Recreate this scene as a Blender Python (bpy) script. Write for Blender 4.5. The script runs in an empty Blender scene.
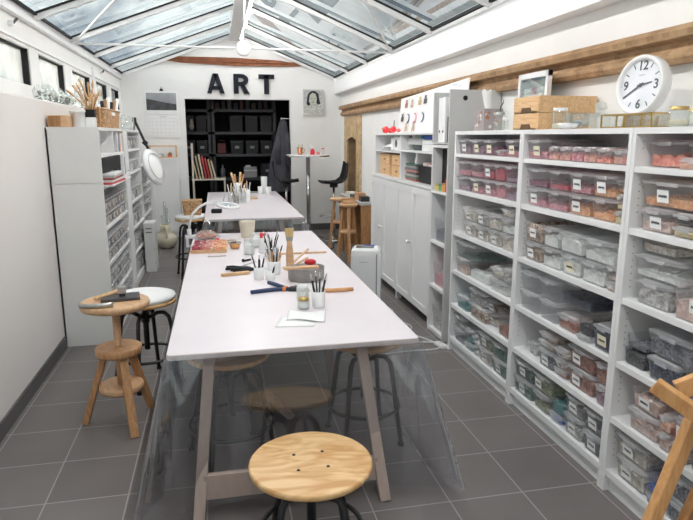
import bpy, math, random
from mathutils import Vector, Matrix
random.seed(7)
sc = bpy.context.scene
COL = sc.collection
PI = math.pi

# ------------------------------------------------------------------ materials
MATS = {}
def _nt(name):
    m = bpy.data.materials.new(name); m.use_nodes = True
    nt = m.node_tree
    return m, nt, nt.nodes['Principled BSDF'], nt.nodes['Material Output']
def _noise(nt, scale, detail=3, stretch=None, vor=False):
    tc = nt.nodes.new('ShaderNodeTexCoord')
    n = nt.nodes.new('ShaderNodeTexVoronoi' if vor else 'ShaderNodeTexNoise')
    n.inputs['Scale'].default_value = scale
    if not vor: n.inputs['Detail'].default_value = detail
    if stretch:
        mp = nt.nodes.new('ShaderNodeMapping'); mp.inputs['Scale'].default_value = stretch
        nt.links.new(tc.outputs['Object'], mp.inputs['Vector']); nt.links.new(mp.outputs[0], n.inputs['Vector'])
    else:
        nt.links.new(tc.outputs['Object'], n.inputs['Vector'])
    return n
def _ramp(nt, src, c0, c1, p0=.35, p1=.65):
    r = nt.nodes.new('ShaderNodeValToRGB')
    r.color_ramp.elements[0].position = p0; r.color_ramp.elements[1].position = p1
    r.color_ramp.elements[0].color = (*c0, 1); r.color_ramp.elements[1].color = (*c1, 1)
    nt.links.new(src, r.inputs[0]); return r
def pm(name, c, rough=.5, var=.06, scale=6, metal=0, bump=0, coat=0, spec=.5, stretch=None):
    if name in MATS: return MATS[name]
    m, nt, b, out = _nt(name)
    n = _noise(nt, scale, 3, stretch)
    c0 = [max(0, x*(1-var)) for x in c]; c1 = [min(1, x*(1+var)) for x in c]
    r = _ramp(nt, n.outputs[0], c0, c1, .3, .7)
    nt.links.new(r.outputs[0], b.inputs['Base Color'])
    b.inputs['Roughness'].default_value = rough; b.inputs['Metallic'].default_value = metal
    b.inputs['Coat Weight'].default_value = coat; b.inputs['Coat Roughness'].default_value = .12
    b.inputs['Specular IOR Level'].default_value = spec
    if bump:
        bp = nt.nodes.new('ShaderNodeBump'); bp.inputs['Strength'].default_value = bump; bp.inputs['Distance'].default_value = .01
        nt.links.new(n.outputs[0], bp.inputs['Height']); nt.links.new(bp.outputs[0], b.inputs['Normal'])
    MATS[name] = m; return m
def wood(name, c0, c1, stretch=(1, 12, 12), scale=3, rough=.45, wave=True, dist=2.5, wscale=2.2):
    if name in MATS: return MATS[name]
    m, nt, b, out = _nt(name)
    tc = nt.nodes.new('ShaderNodeTexCoord'); mp = nt.nodes.new('ShaderNodeMapping')
    mp.inputs['Scale'].default_value = stretch
    nt.links.new(tc.outputs['Object'], mp.inputs['Vector'])
    w = nt.nodes.new('ShaderNodeTexNoise'); w.inputs['Scale'].default_value = scale
    w.inputs['Detail'].default_value = 4; w.inputs['Distortion'].default_value = dist
    nt.links.new(mp.outputs[0], w.inputs['Vector'])
    r = _ramp(nt, w.outputs[0], c0, c1, .35, .62)
    nt.links.new(r.outputs[0], b.inputs['Base Color']); b.inputs['Roughness'].default_value = rough
    MATS[name] = m; return m
def clear(name, tint=(.9, .93, .94), milk=(.8, .83, .85), fac=.22, rough=.15, gl=.10):
    """thin clear plastic or glass: see-through, a little milky, a little glossy"""
    if name in MATS: return MATS[name]
    m, nt, b, out = _nt(name); nt.nodes.remove(b)
    t = nt.nodes.new('ShaderNodeBsdfTransparent'); t.inputs[0].default_value = (*tint, 1)
    d = nt.nodes.new('ShaderNodeBsdfDiffuse'); d.inputs[0].default_value = (*milk, 1)
    tr = nt.nodes.new('ShaderNodeBsdfTranslucent'); tr.inputs[0].default_value = (*milk, 1)
    dm = nt.nodes.new('ShaderNodeMixShader'); dm.inputs[0].default_value = .5
    nt.links.new(d.outputs[0], dm.inputs[1]); nt.links.new(tr.outputs[0], dm.inputs[2])
    mx = nt.nodes.new('ShaderNodeMixShader')
    n = _noise(nt, 7, 2)
    mr = nt.nodes.new('ShaderNodeMapRange')
    mr.inputs['From Min'].default_value = .3; mr.inputs['From Max'].default_value = .7
    mr.inputs['To Min'].default_value = fac*.8; mr.inputs['To Max'].default_value = fac*1.2
    nt.links.new(n.outputs[0], mr.inputs['Value']); nt.links.new(mr.outputs[0], mx.inputs[0])
    nt.links.new(t.outputs[0], mx.inputs[1]); nt.links.new(dm.outputs[0], mx.inputs[2])
    g = nt.nodes.new('ShaderNodeBsdfGlossy'); g.inputs['Roughness'].default_value = rough
    g.inputs['Color'].default_value = (1, 1, 1, 1)
    lw = nt.nodes.new('ShaderNodeLayerWeight'); lw.inputs[0].default_value = .25
    ma = nt.nodes.new('ShaderNodeMath'); ma.operation = 'MULTIPLY_ADD'
    ma.inputs[1].default_value = .5; ma.inputs[2].default_value = gl
    nt.links.new(lw.outputs['Fresnel'], ma.inputs[0])
    m2 = nt.nodes.new('ShaderNodeMixShader'); nt.links.new(ma.outputs[0], m2.inputs[0])
    nt.links.new(mx.outputs[0], m2.inputs[1]); nt.links.new(g.outputs[0], m2.inputs[2])
    nt.links.new(m2.outputs[0], out.inputs[0])
    MATS[name] = m; return m
def emit(name, c, s):
    m, nt, b, out = _nt(name)
    b.inputs['Base Color'].default_value = (.9, .9, .9, 1)
    b.inputs['Emission Color'].default_value = (*c, 1); b.inputs['Emission Strength'].default_value = s
    MATS[name] = m; return m
def chips(name, c0, c1, scale=70):
    """a heap of small pieces: cellular colour and relief"""
    if name in MATS: return MATS[name]
    m, nt, b, out = _nt(name)
    n = _noise(nt, scale, vor=True)
    sx = nt.nodes.new('ShaderNodeSeparateColor'); nt.links.new(n.outputs['Color'], sx.inputs[0])
    r = _ramp(nt, sx.outputs[0], c0, c1, .1, .9)
    nt.links.new(r.outputs[0], b.inputs['Base Color'])
    bp = nt.nodes.new('ShaderNodeBump'); bp.inputs['Strength'].default_value = .8; bp.inputs['Distance'].default_value = .01
    nt.links.new(n.outputs['Distance'], bp.inputs['Height']); nt.links.new(bp.outputs[0], b.inputs['Normal'])
    b.inputs['Roughness'].default_value = .45
    MATS[name] = m; return m

M_white = pm('white_laminate', (.80, .80, .80), .38, .01)
M_offw = pm('offwhite_laminate', (.74, .74, .72), .4, .015)
M_wall = pm('white_plaster', (.82, .815, .80), .85, .02, 3, bump=.05)
M_beige = pm('warm_white_panel', (.77, .735, .71), .6, .015, 2)
M_metalw = pm('white_painted_metal', (.82, .82, .81), .35, .01)
M_black = pm('black_rubber', (.012, .012, .014), .6, .2, spec=.25)
M_blackm = pm('black_metal', (.015, .015, .017), .35, .2)
M_darkm = pm('dark_steel', (.055, .055, .06), .4, .15, metal=.6)  # kept darker so the racks hold the storeroom's dimness in their colour
M_grey = pm('grey_panel', (.55, .55, .54), .5, .02)
M_chrome = pm('chrome', (.75, .75, .76), .12, .03, metal=1)
M_steel = pm('steel', (.5, .5, .49), .32, .12, 20, metal=.9)
M_tin = pm('dull_tin', (.33, .32, .30), .45, .2, 12, metal=.5)
M_brass = pm('brass', (.55, .38, .14), .3, .1, metal=.9)
M_paper = pm('paper', (.86, .86, .85), .8, .01)
M_cream = pm('cream_paper', (.80, .74, .58), .8, .02)
M_ink = pm('ink', (.02, .02, .03), .7, .1)
M_skirt = pm('dark_skirting', (.075, .072, .072), .4, .1)
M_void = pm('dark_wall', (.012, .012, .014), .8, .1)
M_ply = wood('plywood', (.60, .31, .11), (.80, .55, .28), (1.6, 6, 2), 2.0, .4, dist=2.2)
M_beech = wood('beech', (.42, .215, .095), (.56, .31, .15), (8, 8, 1), 3)
M_beechl = wood('pale_beech', (.56, .33, .17), (.68, .43, .25), (2, 8, 8), 3)
M_pine = wood('pine', (.60, .36, .17), (.74, .49, .27), (10, 1.4, 10), 3)
M_legw = wood('taupe_wood', (.385, .30, .26), (.43, .34, .295), (8, 8, 1), 2, .5)
M_walnut = wood('oiled_wood', (.30, .14, .05), (.42, .22, .09), (8, 8, 1.5), 3)
M_wicker = chips('wicker', (.30, .15, .06), (.62, .38, .19), 55)
M_plastic = clear('clear_plastic', (.975, .98, .985), (.97, .97, .98), fac=.15, gl=.03)
M_lid = clear('milky_lid', (.97, .975, .985), (.97, .97, .98), .42, .25, .05)
M_glass = clear('clear_glass', (.95, .97, .96), (.8, .85, .83), .05, .03, .07)
M_sheet = None
M_cupw = pm('white_ceramic', (.84, .84, .84), .25, .02)
M_red = pm('red_plastic', (.75, .03, .04), .35, .1)
M_navy = pm('navy_rubber', (.02, .04, .11), .5, .1)
M_orange = pm('orange', (.8, .25, .06), .5, .1)
M_blue = pm('blue_cover', (.05, .13, .42), .5, .1)
M_lamp = emit('lamp_light', (1, .972, .94), 100.0)

def brick_mat(name, c0, c1, mortar, s=7):
    m, nt, b, out = _nt(name)
    tc = nt.nodes.new('ShaderNodeTexCoord'); mp = nt.nodes.new('ShaderNodeMapping')
    mp.inputs['Rotation'].default_value = (PI/2, 0, PI/2)
    sp = nt.nodes.new('ShaderNodeSeparateXYZ'); cb = nt.nodes.new('ShaderNodeCombineXYZ')
    nt.links.new(tc.outputs['Object'], sp.inputs[0])
    nt.links.new(sp.outputs['Y'], cb.inputs['X']); nt.links.new(sp.outputs['Z'], cb.inputs['Y'])
    br = nt.nodes.new('ShaderNodeTexBrick'); br.inputs['Scale'].default_value = s
    br.inputs['Color1'].default_value = (*c0, 1); br.inputs['Color2'].default_value = (*c1, 1); br.inputs['Mortar'].default_value = (*mortar, 1)
    br.inputs['Mortar Size'].default_value = .012; br.inputs['Bias'].default_value = .1
    nt.links.new(cb.outputs[0], br.inputs['Vector'])
    n = nt.nodes.new('ShaderNodeTexNoise'); n.inputs['Scale'].default_value = 9; n.inputs['Detail'].default_value = 6
    nt.links.new(tc.outputs['Object'], n.inputs['Vector'])
    r = _ramp(nt, n.outputs[0], (.62, .6, .58), (1.0, 1.0, 1.0), .3, .65)
    mx = nt.nodes.new('ShaderNodeMix'); mx.data_type = 'RGBA'; mx.blend_type = 'MULTIPLY'; mx.inputs[0].default_value = 1
    nt.links.new(br.outputs[0], mx.inputs[6]); nt.links.new(r.outputs[0], mx.inputs[7])
    nt.links.new(mx.outputs[2], b.inputs['Base Color']); b.inputs['Roughness'].default_value = .85
    bp = nt.nodes.new('ShaderNodeBump'); bp.inputs['Strength'].default_value = .5; bp.inputs['Distance'].default_value = .02
    nt.links.new(n.outputs[0], bp.inputs['Height']); nt.links.new(bp.outputs[0], b.inputs['Normal'])
    return m
M_brick = brick_mat('tan_brick', (.56, .38, .20), (.68, .49, .28), (.70, .56, .36))
M_cornice = brick_mat('cornice_brick', (.34, .20, .10), (.44, .28, .155), (.46, .33, .19), 9)
M_redb = brick_mat('red_brick_strip', (.22, .075, .035), (.30, .11, .05), (.26, .10, .05), 9)

def floor_mat():
    m, nt, b, out = _nt('floor_tiles')
    tc = nt.nodes.new('ShaderNodeTexCoord'); sp = nt.nodes.new('ShaderNodeSeparateXYZ')
    nt.links.new(tc.outputs['Object'], sp.inputs[0])
    def grid(sock, off, step):
        a = nt.nodes.new('ShaderNodeMath'); a.operation = 'SUBTRACT'; a.inputs[1].default_value = off - 40*step
        nt.links.new(sock, a.inputs[0])
        d = nt.nodes.new('ShaderNodeMath'); d.operation = 'DIVIDE'; d.inputs[1].default_value = step
        nt.links.new(a.outputs[0], d.inputs[0])
        f = nt.nodes.new('ShaderNodeMath'); f.operation = 'FRACT'; nt.links.new(d.outputs[0], f.inputs[0])
        c = nt.nodes.new('ShaderNodeMath'); c.operation = 'LESS_THAN'; c.inputs[1].default_value = .017
        nt.links.new(f.outputs[0], c.inputs[0])
        fl = nt.nodes.new('ShaderNodeMath'); fl.operation = 'FLOOR'; nt.links.new(d.outputs[0], fl.inputs[0])
        return c.outputs[0], fl.outputs[0]
    gx, ix = grid(sp.outputs[0], -.5, .386); gy, iy = grid(sp.outputs[1], 2.86, .394)
    mxx = nt.nodes.new('ShaderNodeMath'); mxx.operation = 'MAXIMUM'
    nt.links.new(gx, mxx.inputs[0]); nt.links.new(gy, mxx.inputs[1])
    cb = nt.nodes.new('ShaderNodeCombineXYZ'); nt.links.new(ix, cb.inputs[0]); nt.links.new(iy, cb.inputs[1])
    wn = nt.nodes.new('ShaderNodeTexWhiteNoise'); nt.links.new(cb.outputs[0], wn.inputs['Vector'])
    r1 = _ramp(nt, wn.outputs['Value'], (.142, .127, .122), (.170, .154, .148), 0, 1)
    n = nt.nodes.new('ShaderNodeTexNoise'); n.inputs['Scale'].default_value = 2.5; n.inputs['Detail'].default_value = 6
    nt.links.new(tc.outputs['Object'], n.inputs['Vector'])
    r2 = _ramp(nt, n.outputs[0], (.90, .89, .89), (1.05, 1.04, 1.04), .3, .7)
    m1 = nt.nodes.new('ShaderNodeMix'); m1.data_type = 'RGBA'; m1.blend_type = 'MULTIPLY'; m1.inputs[0].default_value = 1
    nt.links.new(r1.outputs[0], m1.inputs[6]); nt.links.new(r2.outputs[0], m1.inputs[7])
    m2 = nt.nodes.new('ShaderNodeMix'); m2.data_type = 'RGBA'; m2.inputs[7].default_value = (.34, .32, .31, 1)
    nt.links.new(mxx.outputs[0], m2.inputs[0]); nt.links.new(m1.outputs[2], m2.inputs[6])
    nt.links.new(m2.outputs[2], b.inputs['Base Color'])
    b.inputs['Roughness'].default_value = .42
    bp = nt.nodes.new('ShaderNodeBump'); bp.inputs['Strength'].default_value = .3; bp.inputs['Distance'].default_value = .002; bp.invert = True
    nt.links.new(mxx.outputs[0], bp.inputs['Height']); nt.links.new(bp.outputs[0], b.inputs['Normal'])
    return m
M_floor = floor_mat()

def sheet_mat():
    m, nt, b, out = _nt('clear_vinyl'); nt.nodes.remove(b)
    t = nt.nodes.new('ShaderNodeBsdfTransparent'); t.inputs[0].default_value = (.88, .88, .90, 1)
    d = nt.nodes.new('ShaderNodeBsdfDiffuse'); d.inputs[0].default_value = (.75, .75, .82, 1)
    tr = nt.nodes.new('ShaderNodeBsdfTranslucent'); tr.inputs[0].default_value = (.75, .75, .82, 1)
    dm = nt.nodes.new('ShaderNodeMixShader'); nt.links.new(d.outputs[0], dm.inputs[1]); nt.links.new(tr.outputs[0], dm.inputs[2])
    n = _noise(nt, 2.2, 4, (3, 3, .35))
    mr = nt.nodes.new('ShaderNodeMapRange'); mr.inputs['From Min'].default_value = .45; mr.inputs['From Max'].default_value = .75
    mr.inputs['To Min'].default_value = .03; mr.inputs['To Max'].default_value = .24
    nt.links.new(n.outputs[0], mr.inputs['Value'])
    mx = nt.nodes.new('ShaderNodeMixShader'); nt.links.new(mr.outputs[0], mx.inputs[0])
    nt.links.new(t.outputs[0], mx.inputs[1]); nt.links.new(dm.outputs[0], mx.inputs[2])
    g = nt.nodes.new('ShaderNodeBsdfGlossy'); g.inputs['Roughness'].default_value = .035
    lw = nt.nodes.new('ShaderNodeLayerWeight'); lw.inputs[0].default_value = .3
    ma = nt.nodes.new('ShaderNodeMath'); ma.operation = 'MULTIPLY_ADD'; ma.inputs[1].default_value = .7; ma.inputs[2].default_value = .105
    nt.links.new(lw.outputs['Fresnel'], ma.inputs[0])
    m2 = nt.nodes.new('ShaderNodeMixShader'); nt.links.new(ma.outputs[0], m2.inputs[0])
    nt.links.new(mx.outputs[0], m2.inputs[1]); nt.links.new(g.outputs[0], m2.inputs[2])
    nt.links.new(m2.outputs[0], out.inputs[0])
    return m
M_sheet = sheet_mat()
M_ttop = pm('vinyl_covered_top', (.78, .715, .745), .38, .025, 2.5, coat=.06, bump=.06, spec=.3)
M_tedge = pm('table_edge', (.66, .59, .58), .4, .03)

# ------------------------------------------------------------------ mesh builder
class MB:
    def __init__(s): s.v = []; s.f = []; s.m = []; s.sm = []; s.mi = 0
    def add(s, vs, fs, smooth=False):
        o = len(s.v); s.v += [tuple(v) for v in vs]
        for f in fs: s.f.append([i+o for i in f]); s.m.append(s.mi); s.sm.append(smooth)
        return s
    def mat(s, i): s.mi = i; return s
    def box(s, x0, x1, y0, y1, z0, z1):
        vs = [(x, y, z) for x in (x0, x1) for y in (y0, y1) for z in (z0, z1)]
        return s.add(vs, [(0, 1, 3, 2), (4, 6, 7, 5), (0, 4, 5, 1), (2, 3, 7, 6), (0, 2, 6, 4), (1, 5, 7, 3)])
    def rbox(s, c, sx, sy, sz, rz=0, rx=0, ry=0, taper=1):
        M = Matrix.Translation(c) @ Matrix.Rotation(rz, 4, 'Z') @ Matrix.Rotation(rx, 4, 'X') @ Matrix.Rotation(ry, 4, 'Y')
        vs = [M @ Vector((x*sx/2*(taper if z < 0 else 1), y*sy/2*(taper if z < 0 else 1), z*sz/2)) for x in (-1, 1) for y in (-1, 1) for z in (-1, 1)]
        return s.add(vs, [(0, 1, 3, 2), (4, 6, 7, 5), (0, 4, 5, 1), (2, 3, 7, 6), (0, 2, 6, 4), (1, 5, 7, 3)])
    def bar(s, p0, p1, w, d=None, up=(0, 0, 1), e0=1, e1=1):
        d = d or w; p0 = Vector(p0); p1 = Vector(p1); t = (p1-p0).normalized(); up = Vector(up)
        if abs(t.dot(up)) > .99: up = Vector((0, 1, 0))
        a = t.cross(up).normalized(); b = a.cross(t).normalized()
        vs = []
        for p, e in ((p0, e0), (p1, e1)):
            for i, j in ((-1, -1), (1, -1), (1, 1), (-1, 1)): vs.append(p + a*i*w/2*e + b*j*d/2*e)
        return s.add(vs, [(3, 2, 1, 0), (4, 5, 6, 7)] + [(i, (i+1) % 4, (i+1) % 4+4, i+4) for i in range(4)])
    def tube(s, pts, r, n=8, closed=False, cap=True):
        pts = [Vector(p) for p in pts]; N = len(pts); rs = r if isinstance(r, (list, tuple)) else [r]*N
        o = []; pa = None
        for i, p in enumerate(pts):
            if closed: t = pts[(i+1) % N]-pts[i-1]
            else: t = pts[min(i+1, N-1)]-pts[max(i-1, 0)]
            t.normalize()
            if pa is None:
                a = t.cross(Vector((0, 0, 1)));
                if a.length < .1: a = t.cross(Vector((0, 1, 0)))
            else: a = pa - t*pa.dot(t)
            a.normalize(); pa = a; b = t.cross(a)
            for k in range(n):
                an = 2*PI*k/n; o.append(p + (a*math.cos(an)+b*math.sin(an))*rs[i])
        fs = []
        for i in range(N if closed else N-1):
            for k in range(n):
                j = (i+1) % N; k2 = (k+1) % n
                fs.append((i*n+k, i*n+k2, j*n+k2, j*n+k))
        s.add(o, fs, True)
        if cap and not closed:
            o2 = len(s.v)-len(o)
            s.f.append([o2+k for k in range(n)][::-1]); s.m.append(s.mi); s.sm.append(False)
            s.f.append([o2+(N-1)*n+k for k in range(n)]); s.m.append(s.mi); s.sm.append(False)
        return s
    def lathe(s, prof, c=(0, 0, 0), n=24, axis=None, cap=True):
        """profile of (r, z); axis = optional 4x4 matrix"""
        vs = []
        for r, z in prof:
            for k in range(n):
                a = 2*PI*k/n; vs.append(Vector((r*math.cos(a), r*math.sin(a), z)))
        if axis is not None: vs = [axis @ v for v in vs]
        c = Vector(c); vs = [v+c for v in vs]
        fs = []
        for i in range(len(prof)-1):
            for k in range(n):
                k2 = (k+1) % n; fs.append((i*n+k, i*n+k2, (i+1)*n+k2, (i+1)*n+k))
        o = len(s.v); s.add(vs, fs, True)
        if cap:
            if prof[0][0] > 1e-4: s.f.append([o+k for k in range(n)][::-1]); s.m.append(s.mi); s.sm.append(False)
            if prof[-1][0] > 1e-4: s.f.append([o+(len(prof)-1)*n+k for k in range(n)]); s.m.append(s.mi); s.sm.append(False)
        return s
    def cyl(s, p, r, h, n=24, r2=None):
        return s.lathe([(r, 0), (r2 if r2 is not None else r, h)], p, n)
    def rrect(s, levels, n=3, cap0=True, cap1=True, c=(0, 0, 0)):
        """levels of (z, hx, hy, r): rounded rectangles lofted upwards"""
        vs = []; per = 4*(n+1)
        for z, hx, hy, r in levels:
            for q, (sx, sy) in enumerate(((1, 1), (-1, 1), (-1, -1), (1, -1))):
                for k in range(n+1):
                    a = q*PI/2 + k*PI/2/n
                    vs.append((c[0]+sx*(hx-r)+r*math.cos(a), c[1]+sy*(hy-r)+r*math.sin(a), c[2]+z))
        fs = []
        for i in range(len(levels)-1):
            for k in range(per):
                k2 = (k+1) % per; fs.append((i*per+k, i*per+k2, (i+1)*per+k2, (i+1)*per+k))
        o = len(s.v); s.add(vs, fs, False)
        if cap0: s.f.append([o+k for k in range(per)][::-1]); s.m.append(s.mi); s.sm.append(False)
        if cap1: s.f.append([o+(len(levels)-1)*per+k for k in range(per)]); s.m.append(s.mi); s.sm.append(False)
        return s
    def prism(s, poly, o, u, v, w):
        """poly in (u,v) coordinates extruded by vector w from origin o"""
        o = Vector(o); u = Vector(u); v = Vector(v); w = Vector(w); n = len(poly)
        a = [o+u*p[0]+v*p[1] for p in poly]; b = [p+w for p in a]
        return s.add(a+b, [list(range(n))[::-1], list(range(n, 2*n))] + [(i, (i+1) % n, (i+1) % n+n, i+n) for i in range(n)])
    def ball(s, c, r, n=12, m=8, sc3=(1, 1, 1)):
        vs = []; fs = []
        for i in range(m+1):
            t = PI*i/m
            for k in range(n):
                a = 2*PI*k/n
                vs.append((c[0]+r*sc3[0]*math.sin(t)*math.cos(a), c[1]+r*sc3[1]*math.sin(t)*math.sin(a), c[2]-r*sc3[2]*math.cos(t)))
        for i in range(m):
            for k in range(n):
                k2 = (k+1) % n; fs.append((i*n+k, i*n+k2, (i+1)*n+k2, (i+1)*n+k))
        return s.add(vs, fs, True)
    def grid(s, fn, nu, nv, smooth=True):
        vs = [fn(i/nu, j/nv) for i in range(nu+1) for j in range(nv+1)]
        fs = [(i*(nv+1)+j, (i+1)*(nv+1)+j, (i+1)*(nv+1)+j+1, i*(nv+1)+j+1) for i in range(nu) for j in range(nv)]
        return s.add(vs, fs, smooth)
    def build(s, name, mats, parent=None, loc=None, bevel=0, solid=0, fix=False):
        me = bpy.data.meshes.new(name)
        me.from_pydata(s.v, [], s.f)
        for m in (mats if isinstance(mats, (list, tuple)) else [mats]): me.materials.append(m)
        me.polygons.foreach_set('material_index', s.m); me.polygons.foreach_set('use_smooth', s.sm)
        me.validate(); me.update()
        o = bpy.data.objects.new(name, me); COL.objects.link(o)
        if parent is not None: o.parent = parent
        if loc is not None: o.location = loc
        if bevel:
            b = o.modifiers.new('bevel', 'BEVEL'); b.width = bevel; b.segments = 2; b.limit_method = 'ANGLE'
        if solid:
            b = o.modifiers.new('solid', 'SOLIDIFY'); b.thickness = solid
        return o

USED = {}
def tag(o, label, cat, group=None, kind=None):
    USED[label] = USED.get(label, 0)+1
    o['label'] = label; o['category'] = cat
    if group: o['group'] = group
    if kind: o['kind'] = kind
    return o
def thing(name, label, cat, loc=(0, 0, 0), rz=0, group=None, rot=None):
    o = bpy.data.objects.new(name, None); COL.objects.link(o); o.empty_display_size = .05
    o.location = loc; o.rotation_euler = rot or (0, 0, rz)
    return tag(o, label, cat, group)
def struct(name, mb, mat, **k):
    o = mb.build(name, mat, **k)
    if not k.get('parent'): o['kind'] = 'structure'
    return o
def B(*a): return MB().box(*a)
def copy_tree(o, loc, rz, label, parent=None):
    c = o.copy(); COL.objects.link(c)
    if parent is None:
        c.location = loc; c.rotation_euler = (0, 0, rz); c['label'] = label; USED[label] = USED.get(label, 0)+1
    else: c.parent = parent
    for ch in list(o.children): copy_tree(ch, None, None, None, c)
    return c
def text_mb(txt, size, depth=.0, bold=0.0):
    cu = bpy.data.curves.new('t', 'FONT'); cu.body = txt; cu.size = size; cu.align_x = 'CENTER'; cu.align_y = 'CENTER'
    cu.extrude = depth; cu.offset = bold; cu.resolution_u = 3
    o = bpy.data.objects.new('t', cu); COL.objects.link(o)
    dg = bpy.context.evaluated_depsgraph_get(); me = bpy.data.meshes.new_from_object(o.evaluated_get(dg))
    vs = [v.co.copy() for v in me.vertices]; fs = [list(p.vertices) for p in me.polygons]
    bpy.data.objects.remove(o); bpy.data.curves.remove(cu); bpy.data.meshes.remove(me)
    return vs, fs

# ------------------------------------------------------------------ camera (H = eye height)
F, VX, VY, H = 600., 215., 136., 1.75
cx, cy = 346.5, 260.
d = Vector((VX-cx, -(VY-cy), -F)).normalized(); p = math.atan2(cy-VY, F)
u = Vector((0, math.cos(p), math.sin(p))); r = d.cross(u)
R3 = Matrix((r, d, u))                       # camera -> world rotation
cam = bpy.data.cameras.new('camera'); co = bpy.data.objects.new('camera', cam); COL.objects.link(co)
cam.sensor_width = 36; cam.lens = F/693*36; cam.clip_start = .05; cam.clip_end = 300
co.matrix_world = Matrix.Translation((0, 0, H)) @ R3.to_4x4()
sc.camera = co
R3T = R3.transposed()
def px_of(P):
    c = R3T @ (Vector(P)-Vector((0, 0, H))); return cx + F*c.x/-c.z
def y_at(px, X, z):
    """depth along the plane x = X at height z that the photograph shows in column px"""
    lo, hi = .3, 14.
    for _ in range(40):
        mid = (lo+hi)/2
        if (px_of((X, mid, z)) > px) == (X > 0): lo = mid
        else: hi = mid
    return (lo+hi)/2

# ------------------------------------------------------------------ room shell
YB, XL, XR, YF = 11.2, -1.55, 2.30, -2.6
struct('floor', MB().box(-3.2, 3.0, YF-.2, 13.6, -.08, 0), M_floor)
struct('wall_right', MB().box(XR, XR+.12, YF, 9.84, 0, 2.95).box(XR, XR+.12, 10.57, YB+.1, 0, 2.95).box(XR, XR+.12, 9.84, 10.57, 1.76, 2.95), M_wall)
# lower left wall (thick warm-white panel with a ledge) and upper band with windows
struct('wall_left', MB().box(XL+.0, -1.31, YF, YB, 0, 2.03), M_beige, bevel=.012)
w = MB()
zs0, zs1 = 2.18, 2.49
wins = [(1.0, 2.0), (2.3, 3.3), (3.65, 4.65), (4.98, 5.93), (6.22, 7.2), (7.58, 8.6), (9.0, 9.85), (10.22, 11.02)]
w.box(XL-.1, XL, YF, YB, 2.0, zs0).box(XL-.1, XL, YF, YB, zs1, 2.80)
yy = YF
for a, b in wins:
    w.box(XL-.1, XL, yy, a, zs0, zs1); yy = b
w.box(XL-.1, XL, yy, YB, zs0, zs1)
struct('wall_left_upper', w, M_wall)
M_frost = clear('window_glass', (.9, .92, .9), (.80, .80, .77), .45, .08, .05)
for i, (a, b) in enumerate(wins):
    f = struct('window_%d' % (i+1), MB().box(XL-.085, XL-.045, a, a+.012, zs0, zs1).box(XL-.085, XL-.012, b-.02, b, zs0, zs1)
               .box(XL-.085, XL-.03, a, b, zs1-.010, zs1).box(XL-.085, XL-.045, a, b, zs0, zs0+.01), M_black)
    struct('pane', MB().box(XL-.068, XL-.062, a+.012, b-.02, zs0+.01, zs1-.010), M_frost, parent=f)
# white frame bars standing proud between the windows
tm = MB()
tm.box(XL, XL+.02, YF, YB, zs1+.03, zs1+.05).box(XL, XL+.035, YF, YB, 2.73, 2.80)
tm.box(XL, XL+.03, 8.68, 8.72, 2.10, 2.62)
struct('trim_1', tm, M_metalw)
for i, yk in enumerate((5.45, 9.35)):
    tg = thing('window_catch', 'small dark window catch on the white band above the %s left window' % ('nearest' if i == 0 else 'second farthest'), 'catch', (XL, yk, 2.62))
    MB().rbox((.02, 0, 0), .03, .06, .03).build('catch_plate', M_metalw, tg)
    MB().bar((.03, 0, 0), (.05, .05, .045), .014).build('latch', M_blackm, tg)
t = thing('tube_light', 'added unseen tube light brightening the left windows from the neighbouring room', 'light', (-2.4, 5.0, 2.9)); MB().tube([(0, 0, 0), (0, 4.5, 0)], .012, 8).build('tube', M_lamp, t); MB().box(-.02, .02, 0, 4.5, .015, .05).build('housing', M_metalw, t)  # added source, out of sight, to brighten the milky panes
# neighbour room wall seen through the windows
struct('wall_neighbour', MB().box(-3.1, -3.0, YF, YB+1, 0, 3.0).box(-3.0, -1.7, YF, YB, 1.98, 2.02), M_wall)
# baseboards
struct('baseboard_left', MB().box(-1.31, -1.296, YF, 5.2, 0, .1), M_skirt)
struct('baseboard_back', MB().box(1.37, XR, YB-.015, YB, 0, .12).box(-1.31, -.51, YB-.015, YB, 0, .12), M_skirt)
struct('baseboard_right', MB().box(XR-.015, XR, 7.3, 9.5, 0, .12), M_skirt)
# back wall with the wide opening
OX0, OX1, OZ = -.50, 1.36, 2.39
w = MB(); w.box(-1.65, OX0, YB, YB+.16, 0, 2.80).box(OX1, XR+.1, YB, YB+.16, 0, 2.80).box(OX0, OX1, YB, YB+.16, OZ, 2.80)
w.prism([(-1.65, 2.80), (XR+.1, 2.80), (2.3, 2.86), (.41, 3.56), (-1.65, 2.86)], (0, YB, 0), (1, 0, 0), (0, 0, 1), (0, .16, 0))
struct('wall_back', w, M_wall)
# front wall behind the photographer: glazed doors
w = MB(); w.box(-1.65, -1.0, YF-.12, YF, 0, 2.8).box(1.8, XR+.1, YF-.12, YF, 0, 2.8).box(-1.0, 1.8, YF-.12, YF, 2.3, 2.8)
w.prism([(-1.65, 2.80), (XR+.1, 2.80), (.41, 3.56)], (0, YF-.12, 0), (1, 0, 0), (0, 0, 1), (0, .12, 0))
struct('wall_front', w, M_wall)
f = struct('door_1', MB().box(-1.0, -.94, YF-.08, YF-.03, 0, 2.3).box(1.74, 1.8, YF-.08, YF-.03, 0, 2.3).box(.37, .43, YF-.08, YF-.03, 0, 2.3).box(-1, 1.8, YF-.08, YF-.03, 2.24, 2.3), M_metalw)
struct('door_glass', MB().box(-.94, 1.74, YF-.06, YF-.05, .02, 2.24), M_glass, parent=f)

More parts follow.
